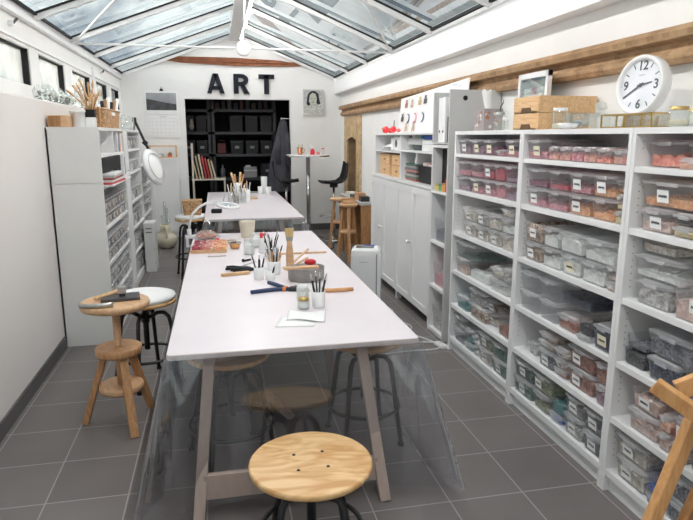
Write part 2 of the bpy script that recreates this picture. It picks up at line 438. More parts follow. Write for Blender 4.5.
# ---- roof
XEL, XER, ZE, XRG, ZR = -1.50, 2.17, 2.77, .41, 3.44
struct('trim_2', MB().box(XER, XER+.14, YF, YB, 2.50, 2.79).box(XER-.012, XER+.02, YF, YB, 2.735, 2.765).box(XER-.004, XER, YF, YB, 2.515, 2.52), M_white)      # right eave fascia
struct('trim_3', MB().box(XEL-.06, XEL, YF, YB, 2.70, 2.78), M_white)
struct('trim_4', MB().box(XRG-.1, XRG+.09, YF, YB, 3.38, 3.52), M_metalw)                          # ridge beam
raf = [4.69-1.335*k for k in range(6)][::-1] + [6.02, 7.37, 8.68, 9.95, 11.12]
for i, y in enumerate(raf):
    m = MB(); g = MB()
    for xe, xr in ((XEL, XRG-.09), (XER, XRG+.08)):
        m.bar((xe, y, ZE-.008), (xr, y, ZR+.0), .046, .045)
        g.bar((xe, y-.008, ZE+.024), (xr, y-.008, ZR+.032), .066, .016)
    f = struct('trim_%d' % (10+i), m, M_metalw)
    struct('gasket', g, M_black, parent=f)
struct('trim_5', MB().box(XEL-.02, XEL+.03, YF, YB, 2.78, 2.80).box(XER-.03, XER+.02, YF, YB, 2.775, 2.80), M_black)
def roof_glass():
    m, nt, b, out = _nt('roof_glass'); nt.nodes.remove(b)
    t = nt.nodes.new('ShaderNodeBsdfTransparent')
    n = _noise(nt, 1.7, 4); r = _ramp(nt, n.outputs[0], (.70, .76, .78), (.92, .96, .95), .35, .6); nt.links.new(r.outputs[0], t.inputs[0])
    tr = nt.nodes.new('ShaderNodeBsdfTranslucent'); tr.inputs[0].default_value = (.85, .88, .87, 1)
    mx = nt.nodes.new('ShaderNodeMixShader'); n2 = _noise(nt, 2.4, 5, (1, 3, 1))
    mr = nt.nodes.new('ShaderNodeMapRange'); mr.inputs['From Min'].default_value = .4; mr.inputs['From Max'].default_value = .7
    mr.inputs['To Min'].default_value = .08; mr.inputs['To Max'].default_value = .35
    nt.links.new(n2.outputs[0], mr.inputs['Value']); nt.links.new(mr.outputs[0], mx.inputs[0])
    nt.links.new(t.outputs[0], mx.inputs[1]); nt.links.new(tr.outputs[0], mx.inputs[2])
    g = nt.nodes.new('ShaderNodeBsdfGlossy'); g.inputs['Roughness'].default_value = .02
    lw = nt.nodes.new('ShaderNodeLayerWeight'); lw.inputs[0].default_value = .3
    m2 = nt.nodes.new('ShaderNodeMixShader'); hf = nt.nodes.new('ShaderNodeMath'); hf.operation = 'MULTIPLY'; hf.inputs[1].default_value = .6
    nt.links.new(lw.outputs['Fresnel'], hf.inputs[0]); nt.links.new(hf.outputs[0], m2.inputs[0])
    nt.links.new(mx.outputs[0], m2.inputs[1]); nt.links.new(g.outputs[0], m2.inputs[2]); nt.links.new(m2.outputs[0], out.inputs[0])
    return m
M_roof = roof_glass()
g = MB()
for xe, xr in ((XEL-.05, XRG-.05), (XER+.05, XRG+.05)):
    g.add([(xe, YF, ZE+.04), (xe, YB, ZE+.04), (xr, YB, ZR+.07), (xr, YF, ZR+.07)], [(0, 1, 2, 3)])
struct('ceiling', g, M_roof)
# tie rods, node disc
NY, NX, NZ = 7.43, .37, 2.75
t = thing('tie_rod_assembly', 'thin white tie rods meeting at a round white plate under the ridge', 'tie rod', (NX, NY, NZ))
for e in ((XEL-NX+.02, 0, .0), (XER-NX-.02, 0, .0)):
    MB().tube([(0, 0, 0), e], .012, 8).build('rod', M_metalw, t)
MB().tube([(0, 0, 0), (.03, 0, .62)], .009, 8).build('hanger', M_metalw, t)
for sx in (XEL-NX+.03, XER-NX-.03):
    MB().tube([(sx, -.02, 0), (XRG-NX, -3.9, ZR-NZ-.08)], .011, 8).build('brace_rod', M_metalw, t)
MB().lathe([(.0, -.022), (.07, -.022), (.088, -.012), (.088, .012), (.07, .02), (0, .02)], n=32, axis=Matrix.Rotation(PI/2, 4, 'X'), cap=False).build('node_plate', M_metalw, t)
MB().lathe([(.03, -.03), (.03, -.02)], n=20, axis=Matrix.Rotation(-PI/2, 4, 'X')).build('bolt_cap', M_white, t)
# ridge tubes
for k in range(7):
    y0 = -1.6+k*1.78
    t = thing('tube_light', 'long glowing tube light hung under the white ridge beam' if k >= 5 else 'glowing tube light under the ridge beam nearer the camera', 'light', (.50, y0, 3.34), group='tube lights along the ridge')
    if k >= 5: t['label'] = ('farthest' if k == 6 else 'second farthest') + ' glowing tube light under the white ridge beam'
    MB().box(-.012, .012, 0, 1.7, .012, .03).box(-.03, -.024, 0, 1.7, -.004, .03).box(-.03, -.01, 0, 1.7, .026, .03).build('housing', M_metalw, t)  # side and top plates added to keep tube light off the beam
    MB().tube([(0, .02, 0), (0, 1.68, 0)], .008, 10).build('tube', M_lamp, t)

# right wall cornice (exposed brick, two stepped courses), broken behind the poster
w = MB()
prof = [(0, 2.10), (-.06, 2.10), (-.075, 2.125), (-.075, 2.15), (-.045, 2.175), (-.05, 2.205), (-.10, 2.215), (-.11, 2.25), (-.09, 2.275), (0, 2.285)]
w.prism(prof, (XR, YF, 0), (1, 0, 0), (0, 0, 1), (0, 10.90-YF, 0))
struct('trim_6', w, M_cornice)
w = MB(); w.prism([(-.86, 3.03), (-.5, 2.99), (.4, 2.955), (1.3, 2.965), (1.64, 2.985), (1.2, 3.06), (.4, 3.09), (-.6, 3.09)], (0, YB-.05, 0), (1, 0, 0), (0, 0, 1), (0, .06, 0))
w.box(-.70, 1.5, YB-.075, YB-.045, 3.01, 3.035)
struct('trim_7', w, M_redb)
# brick chimney breast with arched niche at the far right
w = MB(); y0, y1 = 9.54, 10.80
n0, n1, zt = 9.86, 10.55, 1.68
w.box(2.275, 2.30, y0, n0, 0, 2.08).box(2.275, 2.30, n1, y1, 0, 2.08)
arc = [(n0+(n1-n0)*k/8, zt+.05*math.sin(PI*k/8)) for k in range(9)]
w.prism([(n0, 2.08)]+arc+[(n1, 2.08)], (2.275, 0, 0), (0, 1, 0), (0, 0, 1), (.025, 0, 0))
struct('wall_right_brick_pier', w, M_brick)
struct('wall_right_niche', MB().box(2.52, 2.56, 9.7, 10.7, 0, 1.9).box(2.42, 2.52, 9.78, 9.84, 0, 1.9).box(2.42, 2.52, 10.57, 10.63, 0, 1.9).box(2.42, 2.52, 9.78, 10.63, 1.76, 1.9).box(2.30, 2.52, 10.555, 10.575, 0, 1.76).box(2.30, 2.52, 9.835, 9.855, 0, 1.76).box(2.30, 2.52, 9.84, 10.57, 1.745, 1.762), pm('niche_shade', (.30, .20, .11), .8, .2, 9))  # dark brown lining puts the shade of the recess into the colour

# ------------------------------------------------------------------ storage room beyond the opening; item colours darkened to carry its gloom
w = MB(); w.box(-1.2, -1.1, YB+.16, 13.0, 0, 2.7).box(2.0, 2.1, YB+.16, 13.0, 0, 2.7).box(-1.2, 2.1, 12.9, 13.0, 0, 2.7).box(-1.2, 2.1, YB+.16, 13, 2.6, 2.7)
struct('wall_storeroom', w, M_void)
struct('trim_8', MB().box(OX0-.012, OX0+.002, YB-.004, YB+.16, 0, OZ).box(OX1-.002, OX1+.012, YB-.004, YB+.16, 0, OZ), M_wall)
def rack(x0, x1, label, levels, Y0=12.1, Y1=12.6):
    t = thing('metal_shelving', label, 'shelving', (x0, Y0, 0)); W = x1-x0; D = Y1-Y0
    for x in (0, W-.05):
        for y in (0, D-.04): MB().box(x, x+.05, y, y+.04, 0, 2.5).build('post', M_darkm, t)
    for z in levels: MB().box(.0, W, 0, D, z-.05, z).build('shelf', M_darkm, t)
    return t
lv = [.35, .95, 1.41, 1.83, 2.25]
rack(-.98, -.08, 'dark metal shelving at the left side of the black storeroom', lv)
rack(-.05, 1.17, 'dark metal shelving with steel edges facing the opening in the storeroom', lv, 12.0, 12.5)
M_crate = pm('black_crate', (.010, .010, .013), .5, .2)  # lowered tone stands in for the weak light on the boxes
def black_box(x0, x1, y, z, h, where, lab=True):
    t = thing('storage_box', 'black storage box with small label, ' + where if lab else 'black storage box, ' + where, 'box', ((x0+x1)/2, y+.18, z), group='black boxes in the storeroom')
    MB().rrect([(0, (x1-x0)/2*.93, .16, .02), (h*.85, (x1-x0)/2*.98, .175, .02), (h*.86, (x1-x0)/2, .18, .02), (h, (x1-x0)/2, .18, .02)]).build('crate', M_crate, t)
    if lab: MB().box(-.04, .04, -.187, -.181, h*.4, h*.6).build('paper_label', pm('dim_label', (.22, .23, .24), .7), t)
for i, (a, b) in enumerate(((.28, .54), (.57, .83), (.86, 1.11))):
    black_box(a, b, 12.02, 1.411, .25, 'second shelf down, %s of the middle three' % ('left', 'centre', 'right')[i])
    black_box(a, b, 12.02, 1.831, .30, 'upper shelf, %s of three' % ('left', 'centre', 'right')[i], False)
for i, (a, b) in enumerate(((-.62, -.38), (-.36, -.14))):
    black_box(a, b, 12.12, 1.411, .25, 'left shelving second shelf, %s' % ('near the frame' if i else 'by the edge'))
    black_box(a, b, 12.12, 1.831, .30, 'left shelving upper shelf, %s' % ('near the frame' if i else 'by the edge'), False)
black_box(.86, 1.11, 12.02, .951, .26, 'lower shelf beside the white file box')
for i in range(9):
    x = .03+i*.115; c = ((.07, .03, .025), (.05, .05, .055), (.08, .065, .05), (.03, .035, .05))[i % 4]  # book colours dimmed to imitate the unlit shelf
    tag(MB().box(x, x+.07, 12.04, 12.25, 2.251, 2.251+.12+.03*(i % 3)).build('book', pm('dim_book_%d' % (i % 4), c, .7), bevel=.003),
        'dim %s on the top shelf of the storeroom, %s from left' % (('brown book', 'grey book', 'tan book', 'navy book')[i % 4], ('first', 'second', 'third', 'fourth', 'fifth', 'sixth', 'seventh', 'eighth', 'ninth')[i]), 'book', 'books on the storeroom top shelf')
# white magazine/file drawer, bottle, red tin, hanging white scrap
t = thing('file_box', 'white two-compartment file box on a dark shelf in the storeroom', 'file box', (.66, 12.05, .951))
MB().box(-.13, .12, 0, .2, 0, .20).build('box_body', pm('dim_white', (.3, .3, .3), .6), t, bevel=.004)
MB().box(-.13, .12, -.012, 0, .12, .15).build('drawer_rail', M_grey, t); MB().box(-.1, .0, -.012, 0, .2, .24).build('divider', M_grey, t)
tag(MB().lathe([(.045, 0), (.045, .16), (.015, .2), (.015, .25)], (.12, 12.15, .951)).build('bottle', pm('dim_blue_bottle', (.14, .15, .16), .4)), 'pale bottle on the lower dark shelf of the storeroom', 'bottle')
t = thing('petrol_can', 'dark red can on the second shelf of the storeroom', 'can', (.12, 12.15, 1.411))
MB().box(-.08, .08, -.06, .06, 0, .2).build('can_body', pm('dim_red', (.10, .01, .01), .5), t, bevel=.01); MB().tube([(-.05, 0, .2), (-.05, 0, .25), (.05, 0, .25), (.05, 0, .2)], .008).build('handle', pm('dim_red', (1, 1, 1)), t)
t = thing('hanging_cloth', 'small cream cloth hanging on a cord in the dark storeroom', 'cloth', (-.42, 11.75, 2.06))
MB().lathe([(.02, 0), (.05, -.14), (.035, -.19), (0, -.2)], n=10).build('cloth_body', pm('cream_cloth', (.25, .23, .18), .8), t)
MB().tube([(0, 0, 0), (0, 0, .54)], .004).build('cord', M_black, t)
# record/folder trolley
t = thing('folder_trolley', 'pale metal trolley holding folders at the left of the opening', 'trolley', (-.22, 11.45, 0))
for x in (-.20, .36):
    for y in (-.16, .16): MB().bar((x, y, 0), (x, y, 1.0 if x > 0 else 1.62), .025).build('post', M_beechl if 0 else pm('pale_metal', (.6, .55, .48), .5), t)
MB().box(-.22, .38, -.18, .18, .96, .985).build('shelf', MATS['pale_metal'], t); MB().box(-.22, .38, -.18, .18, .3, .32).build('shelf', MATS['pale_metal'], t)
fc = [((.55, .42, .25), 'tan'), ((.42, .38, .3), 'grey-brown'), ((.6, .5, .34), 'sand'), ((.5, .06, .07), 'red'), ((.45, .05, .06), 'dark red'), ((.5, .35, .2), 'brown'), ((.55, .48, .4), 'beige')]
for i, (c, nme) in enumerate(fc):
    x = -.37+i*.055
    tag(MB().bar((x+.02, 11.45, .988), (x-.05, 11.45, 1.42-.03*abs(i-2)), .026, .26, up=(0, 1, 0)).build('folder', pm('folder_'+nme, c, .7)), nme+' folder leaning in the pale trolley at the dark opening', 'folder', 'folders in the trolley')
# coat
t = thing('hanging_coat', 'long dark grey-blue coat hanging at the right edge of the dark opening', 'coat', (1.26, 11.32, 0))
def coatf(a, b):
    an = a*2*PI; z = 2.08-b*1.35
    rx = .03+.17*min(1, b*1.5)**.7*(1+.12*math.sin(5*an+2)+.05*math.sin(11*an)) ; ry = rx*.55
    return (-.02-.13*b+rx*math.cos(an), ry*math.sin(an), z)
M_coat = pm('coat_cloth', (.05, .05, .062), .9, .25, 5)
MB().grid(coatf, 40, 16).build('coat_body', M_coat, t)
MB().tube([(.02, -.02, 1.8), (.06, -.06, 1.5), (.05, -.09, 1.2)], [.05, .055, .05], 10).build('sleeve', M_coat, t)
MB().tube([(-.1, -.03, 1.75), (-.15, -.08, 1.5), (-.13, -.1, 1.25)], [.05, .055, .05], 10).build('sleeve', M_coat, t)
tag(MB().ball((1.20, 11.27, 2.06), .02).bar((1.20, 11.27, 2.06), (1.35, 11.27, 2.06), .012).build('coat_hook', M_chrome), 'small round coat hook on the right reveal of the opening', 'hook')

# ------------------------------------------------------------------ wall items on the back wall
def letter(name, x0, strokes, lab):
    m = MB()
    for poly in strokes: m.prism(poly, (x0, YB-.055, 2.485), (1, 0, 0), (0, 0, 1), (0, .055, 0))
    tag(m.build(name, pm('letter_paint', (.016, .018, .026), .75, .2, spec=.2)), lab, 'letter')
hh = .335
letter('letter_a', -.10, [[(0, 0), (.075, 0), (.19, hh), (.105, hh)], [(.225, 0), (.30, 0), (.195, hh), (.11, hh)], [(.07, .065), (.23, .065), (.21, .125), (.09, .125)]], 'dark block letter A on the white wall, left of the word ART')
circ = [(.135+.125*math.cos(a), .235+.10*math.sin(a)) for a in [PI/2-k*PI/8 for k in range(9)]]
inn = [(.125+.055*math.cos(a), .235+.035*math.sin(a)) for a in [-PI/2+k*PI/8 for k in range(9)]]
seg = [[circ[k], circ[k+1], inn[8-k-1], inn[8-k]] for k in range(8)]
letter('letter_r', .36, [[(0, 0), (.085, 0), (.085, hh), (0, hh)], [(.08, .27), (.135, .27), (.135, hh), (.08, hh)], [(.08, .135), (.135, .135), (.135, .20), (.08, .20)], [(.11, .15), (.19, .15), (.275, 0), (.18, 0)]]+seg, 'dark block letter R on the white wall, middle of the word ART')
letter('letter_t', .80, [[(.095, 0), (.18, 0), (.18, hh), (.095, hh)], [(0, hh-.075), (.275, hh-.075), (.275, hh), (0, hh)]], 'dark block letter T on the white wall, right of the word ART')

t = thing('wall_calendar', 'wall calendar with a black-and-white landscape photo above a month grid', 'calendar', (-.875, YB-.012, 1.72))
MB().box(-.28, .27, -.004, .008, .40, .80).build('photo_page', M_paper, t)
MB().box(-.26, .24, -.007, -.004, .47, .76).build('landscape_photo', pm('photo_grey', (.30, .31, .33), .6, .25, 3), t)
MB().prism([(-.26, .47), (.24, .47), (.24, .57), (.05, .60), (-.26, .66)], (0, -.0085, 0), (1, 0, 0), (0, 0, 1), (0, .0015, 0)).build('dark_field', pm('photo_dark', (.06, .06, .065), .6, .5, 8), t)
g = MB(); g.box(-.28, .27, -.004, .008, 0, .39); g.mat(1)
for i in range(8): g.box(-.25+i*.07, -.247+i*.07, -.006, -.004, .03, .33)
for i in range(6): g.box(-.25, .24, -.006, -.004, .03+i*.06, .033+i*.06)
g.box(-.06, .06, -.006, -.004, .35, .365)
g.build('month_page', [M_paper, pm('grid_line', (.6, .6, .64), .7)], t)
MB().prism([(-.035, .79), (.035, .79), (.02, .83), (-.02, .83)], (0, -.012, 0), (1, 0, 0), (0, 0, 1), (0, .015, 0)).tube([(-.01, -.005, .83), (0, -.005, .87), (.01, -.005, .83)], .004).build('clip', M_blackm, t)

t = thing('portrait_panel', 'small grey mosaic portrait of a dark-haired woman on the back wall', 'picture', (1.785, YB-.03, 2.12))
MB().box(-.19, .19, -.0, .03, 0, .46).build('panel', chips('grey_mosaic', (.38, .38, .37), (.62, .62, .60), 60), t)
MB().box(-.19, .19, -.004, 0, 0, .02).box(-.19, .19, -.004, 0, .44, .46).box(-.19, -.175, -.004, 0, .0, .46).box(.175, .19, -.004, 0, .0, .46).build('edge_strip', pm('panel_edge', (.66, .66, .62), .7), t)
def ell(cx_, cz_, rx_, rz_, y, dy=.003, n=20): return MB().prism([(cx_+rx_*math.cos(2*PI*k/n), cz_+rz_*math.sin(2*PI*k/n)) for k in range(n)], (0, y, 0), (1, 0, 0), (0, 0, 1), (0, dy, 0))
MB().prism([(-.13, .20), (-.10, .17), (-.06, .19), (-.09, .25), (-.07, .36), (-.02, .40), (.04, .38), (.06, .30), (.05, .22), (.09, .19), (.12, .21), (.10, .30), (.09, .38), (.03, .43), (-.04, .43), (-.10, .38), (-.12, .30)], (0, -.006, 0), (1, 0, 0), (0, 0, 1), (0, .004, 0)).build('hair', M_ink, t)
m = ell(-.015, .28, .07, .105, -.004); m.prism([(-.04, .12), (.03, .12), (.02, .2), (-.03, .2)], (0, -.004, 0), (1, 0, 0), (0, 0, 1), (0, .003, 0)); m.build('face', pm('pale_grey_green', (.55, .57, .48), .7), t)
MB().box(-.05, -.025, -.006, -.0035, .295, .303).box(.0, .028, -.006, -.0035, .295, .303).box(-.03, .01, -.006, -.0035, .225, .233).box(-.015, -.005, -.006, -.0035, .25, .27).build('features', M_ink, t)

# ------------------------------------------------------------------ right bookcases
XS, XD = 1.835, .44
ZB = [.085, .372, .66, .975, 1.307, 1.59]            # undersides
ZT = [.122, .405, .690, 1.006, 1.338, 1.616]         # tops of the shelf boards
def bookcase(y0, y1, label):
    t = thing('bookcase', label, 'bookcase', (XS, y0, 0)); W = y1-y0; th = .024
    for k, y in enumerate((0, W-th)):
        m = MB().box(0, XD, y, y+th, 0, 1.787)
        m.mat(1); ys = y+th if k == 0 else y
        for z in [.16+.032*i for i in range(50)]:
            for x in (.04, XD-.06):
                if any(abs(z-zz) < .05 for zz in ZT): continue
                s = .0025; m.box(x-s, x+s, ys-.0006, ys+.0006, z-s, z+s)
        m.build('side_panel', [M_white, pm('peg_hole', (.12, .12, .12), .8)], t)
    for zb, zt in list(zip(ZB, ZT)): MB().box(.004, XD-.01, th, W-th, zb, zt).build('shelf', M_white, t, bevel=.0015)
    MB().box(0, XD, th, W-th, 1.760, 1.787).build('top_panel', M_white, t)
    MB().box(.03, .05, th, W-th, 0, .085).build('plinth', M_white, t)
    MB().box(XD-.01, XD, 0, W, .0, 1.78).build('back_panel', M_white, t)
    return t
bookcase(3.437, 4.505, 'farthest tall white bookcase of clear boxes, beside the grey-sided column')
bookcase(2.422, 3.434, 'middle tall white bookcase of clear boxes, below the wooden crates')
bookcase(1.41, 2.419, 'nearest tall white bookcase of clear boxes, at the right edge')

CC = {  # contents
 'dusty pink': ((.55, .16, .22), (.80, .42, .46)), 'mauve': ((.25, .13, .19), (.48, .30, .38)), 'crimson': ((.42, .02, .06), (.66, .10, .14)),
 'plum': ((.20, .05, .11), (.40, .14, .22)), 'coral': ((.75, .20, .14), (.90, .38, .28)), 'orange': ((.75, .30, .10), (.90, .52, .28)), 'peach': ((.78, .42, .28), (.88, .62, .48)),
 'salmon': ((.70, .30, .24), (.85, .50, .42)), 'yellow': ((.72, .58, .25), (.85, .74, .45)), 'beige': ((.55, .49, .42), (.88, .83, .76)), 'brown': ((.26, .16, .11), (.72, .58, .48)),
 'white': ((.80, .84, .80), (.95, .96, .94)), 'grey': ((.40, .39, .38), (.80, .78, .76)), 'slate': ((.10, .11, .14), (.34, .35, .40)), 'navy': ((.012, .02, .05), (.06, .08, .15)),
 'black': ((.008, .008, .01), (.08, .08, .09)), 'green': ((.05, .14, .11), (.25, .38, .32)), 'teal': ((.03, .20, .22), (.20, .45, .45)), 'olive': ((.25, .27, .14), (.52, .54, .38)),
 'blue': ((.02, .07, .35), (.10, .22, .60)), 'terracotta': ((.30, .10, .07), (.52, .26, .19)), 'blush': ((.66, .46, .40), (.86, .70, .64)), 'empty': None }
def scribble(w_, seed):
    rnd = random.Random(seed); pts = []; n = 16
    for k in range(n+1):
        pts.append((-w_*.36+w_*.72*k/n, (1 if k % 2 else -1)*(.12+.1*rnd.random())*w_*.5))
    return pts
NB = [0]
def tub(y0, y1, z, h, cont, fill, label, name='plastic_box', xf=.035, dep=.30, lid=True, lab=None, grp=None, X0=XS, lidm=None):
    """a tapered clear box whose long side runs back into the shelf; lab = (centre 0..1 along y from far/left to near/right, w, h, cream?)"""
    NB[0] += 1; seed = NB[0]
    hy = (y1-y0)/2-.003; hx = dep/2
    t = thing(name, label, 'box', (X0+xf+hx, (y0+y1)/2, z), group=grp)
    r_ = min(.02, hy*.4); hb = h-(.014 if lid else 0)
    m = MB().rrect([(0, hx*.90, hy*.90, r_*.8), (hb*.68, hx*.955, hy*.955, r_), (hb*.70, hx*.975, hy*.975, r_), (hb-.010, hx*.98, hy*.98, r_), (hb-.009, hx, hy, r_*1.2), (hb, hx, hy, r_*1.2)], cap1=False)
    m.build('tub_body', M_plastic, t)
    if lid:
        l = MB().rrect([(hb-.006, hx+.002, hy+.002, r_*1.2), (hb+.004, hx+.003, hy+.003, r_*1.2), (hb+.006, hx*.95, hy*.95, r_), (hb+.004, hx*.90, hy*.90, r_), (hb+.009, hx*.86, hy*.86, r_), (h-.002, hx*.84, hy*.84, r_)], cap0=False)
        l.rbox((-hx-.003, 0, hb-.004), .008, hy*.7, .016)
        l.build('lid', lidm or M_lid, t)
    if CC[cont]:
        rnd = random.Random(seed); hc = max(.012, hb*fill)
        big = cont in ('white', 'grey', 'beige', 'orange', 'coral', 'peach', 'blush', 'terracotta', 'brown')
        mt = chips('pieces_'+cont.replace(' ', '_'), *CC[cont], 55 if big else 90)
        nx, ny = 9, 7; kx, ky = hx*.87, hy*.87
        hs = {(i, j): hc*(.78+.30*rnd.random()) for i in range(nx+1) for j in range(ny+1)}
        c = MB().grid(lambda a, b: (-kx+2*kx*a, -ky+2*ky*b, hs[(round(a*nx), round(b*ny))]), nx, ny, False)
        # sides of the heap
        def side(fn, n, hk):
            vs = []; 
            for k in range(n+1):
                x, y = fn(k/n); vs += [(x*.98, y*.98, .004), (x, y, hs[hk(k)])]
            c.add(vs, [(2*k, 2*k+1, 2*k+3, 2*k+2) for k in range(n)])
        side(lambda a: (-kx, -ky+2*ky*a), ny, lambda k: (0, k)); side(lambda a: (kx, -ky+2*ky*a), ny, lambda k: (nx, k))
        side(lambda a: (-kx+2*kx*a, -ky), nx, lambda k: (k, 0)); side(lambda a: (-kx+2*kx*a, ky), nx, lambda k: (k, ny))
        for q in range(10 if hy > .04 else 5):      # loose pieces standing out of the heap
            a, b = rnd.uniform(-.8, .8), rnd.uniform(-.8, .8); s_ = rnd.uniform(.010, .024 if big else .016)
            c.rbox((kx*a, ky*b, hc*1.0), s_*rnd.uniform(1, 1.8), s_, s_*.4, rnd.uniform(0, 3), rnd.uniform(-.7, .7), rnd.uniform(-.7, .7))
        c.build('contents', mt, t)
    if lab:
        f_, lw, lh, cream = lab
        yc = hy*(1-2*f_)*.96; zc = hb*.46; tilt = hx*.1/hb
        xx = -hx*(.90+.055*(zc/(hb*.68)))-.0025
        k = (hx*.055)/(hb*.68)
        def P(a, b, o=0): return (xx-k*(b)-o, yc+a, zc+b)
        lm = MB().add([P(-lw/2, -lh/2), P(lw/2, -lh/2), P(lw/2, lh/2), P(-lw/2, lh/2)], [(0, 1, 2, 3)])
        lm.mat(1); pts = scribble(lw, seed); 
        for a, b in zip(pts[:-1], pts[1:]):
            th = .0014
            lm.add([P(a[0]-th, a[1], .0008), P(a[0]+th, a[1], .0008), P(b[0]+th, b[1], .0008), P(b[0]-th, b[1], .0008)], [(0, 1, 2, 3)])
        lm.build('paper_label', [M_cream if cream else M_paper, M_ink], t)
    return t

ORD = ['leftmost', 'second', 'third', 'fourth', 'fifth', 'sixth', 'seventh', 'eighth']
ROW = ['bottom', 'fifth', 'fourth', 'third', 'second', 'top']
def fill_row(unit, row, items):
    """items: (px0, px1, h, contents, fill, lid, label, layer, [extra z], xf, dep); px = photo columns at the shelf front"""
    z0 = ZT[row]; cnt = {}
    for it in items:
        a, b, h, cont, fl, lid, lab, layer = it[:8]
        dz = it[8] if len(it) > 8 else 0
        kh = 1.0 if row >= 4 else (1.0 if (unit, row) == ('near', 3) else 1.09)
        h *= kh; dz *= kh
        xf = it[9] if len(it) > 9 else .012; dep = it[10] if len(it) > 10 else .30
        X = XS+xf; lo = {'far': 3.465, 'middle': 2.45, 'near': 1.44}[unit]; hi = {'far': 4.477, 'middle': 3.408, 'near': 2.393}[unit]
        ya, yb = y_at(b, X, z0+dz+.02), y_at(a, X, z0+dz+.02)
        ya = max(ya, lo); yb = min(yb, hi)
        i = cnt.get(layer, 0); cnt[layer] = i+1
        wd = 'plastic box of %s bits' % cont if cont != 'empty' else 'empty plastic box'
        L = '%s%s%s, %s %s, %s shelf, %s bookcase' % ('' if lid else 'open ', wd, '' if not lab else ', labelled', ORD[i], {'s': 'along', 'b': 'lower', 't': 'upper', 'u': 'topmost'}[layer], ROW[row], unit)
        lb = None
        if lab:
            cw = min(.07, (yb-ya)*.5); lb = (lab if isinstance(lab, float) else .5, cw, min(.055, h*.5), False)
            if lab == 'c': lb = (.5, cw, min(.055, h*.5), True)
        tub(ya, yb, z0+dz+.001, h, cont, fl, L, xf=xf, dep=dep, lid=lid, lab=lb, grp='clear boxes on the bookcases')
E_ = 'empty'
# far bookcase
fill_row('far', 5, [(457, 469, .115, 'mauve', .6, 1, .5, 's'), (469.5, 481.5, .112, 'mauve', .6, 1, 'c', 's'), (482, 494, .112, 'plum', .6, 1, 'c', 's'), (494.5, 503.5, .045, 'dusty pink', .7, 1, 0, 's', 0, .02, .2), (503.8, 517, .115, 'dusty pink', .35, 1, 'c', 's')])
fill_row('far', 4, [(456, 468.5, .113, 'mauve', .35, 1, 0, 'b'), (469, 481, .113, 'dusty pink', .4, 1, 'c', 'b'), (481.5, 493, .113, 'dusty pink', .55, 1, .5, 'b'), (493.5, 502.5, .113, 'dusty pink', .7, 1, 0, 'b'), (503, 515.5, .113, 'mauve', .5, 1, 0, 'b'),
    (456, 468.5, .113, 'dusty pink', .4, 1, 0, 't', .116), (469, 481, .113, 'dusty pink', .35, 1, 0, 't', .116), (481.5, 492, .113, 'crimson', .5, 1, .5, 't', .116), (492.5, 502.5, .113, 'crimson', .75, 1, 0, 't', .116), (503, 515.5, .113, 'mauve', .3, 1, 0, 't', .116)])
fill_row('far', 3, [(462, 474, .098, 'beige', .7, 1, .5, 'b'), (474, 486, .098, 'beige', .6, 1, .5, 'b'), (486.5, 499, .098, 'beige', .6, 1, .5, 'b'), (499, 512, .098, 'beige', .75, 1, 0, 'b'),
    (461, 473.5, .098, 'beige', .7, 1, .5, 't', .101), (474, 485.5, .098, 'grey', .6, 1, .5, 't', .101), (486, 498.5, .098, 'beige', .55, 1, 0, 't', .101), (499, 512, .098, 'white', .5, 1, 0, 't', .101), (500, 512, .055, 'beige', .6, 1, 0, 'u', .202)])
fill_row('far', 2, [(454.5, 466, .115, 'blush', .35, 1, 0, 'b'), (467, 487, .095, 'white', .55, 0, 0, 'b', 0, .03), (487.5, 506.5, .085, 'white', .4, 1, 0, 'b', 0, .02), (455, 474, .115, 'green', .08, 1, 0, 't', .118), (489, 500, .07, 'beige', .5, 1, 0, 't', .09), (500.5, 509, .09, 'grey', .3, 1, 0, 't', .09)])
fill_row('far', 1, [(455, 466, .10, 'teal', .3, 1, 0, 'b'), (467.5, 484, .10, 'brown', .8, 1, 0, 'b'), (486, 494.5, .085, 'beige', .4, 1, .5, 'b', 0, .06), (495.5, 507, .16, 'terracotta', .35, 0, 0, 'b', 0, .02), (467.5, 483, .10, 'grey', .45, 1, 0, 't', .103), (486, 494.5, .085, 'brown', .5, 1, .5, 't', .088, .06)])
fill_row('far', 0, [(452.5, 462.5, .10, 'slate', .2, 1, 0, 'b'), (463, 471, .05, 'teal', .6, 1, 0, 'b'), (471.3, 476, .07, 'grey', .4, 1, 0, 'b'), (476.5, 489.5, .10, 'beige', .6, 1, .5, 'b'), (490, 504, .10, 'green', .6, 1, .5, 'b'),
    (452.5, 462.5, .095, 'grey', .2, 1, 0, 't', .103), (463, 471, .10, 'teal', .2, 1, 0, 't', .053), (471.3, 476, .07, 'white', .3, 1, 0, 't', .073), (476.5, 489.5, .10, 'olive', .5, 1, .5, 't', .103), (490, 504, .10, 'green', .6, 1, 0, 't', .103)])
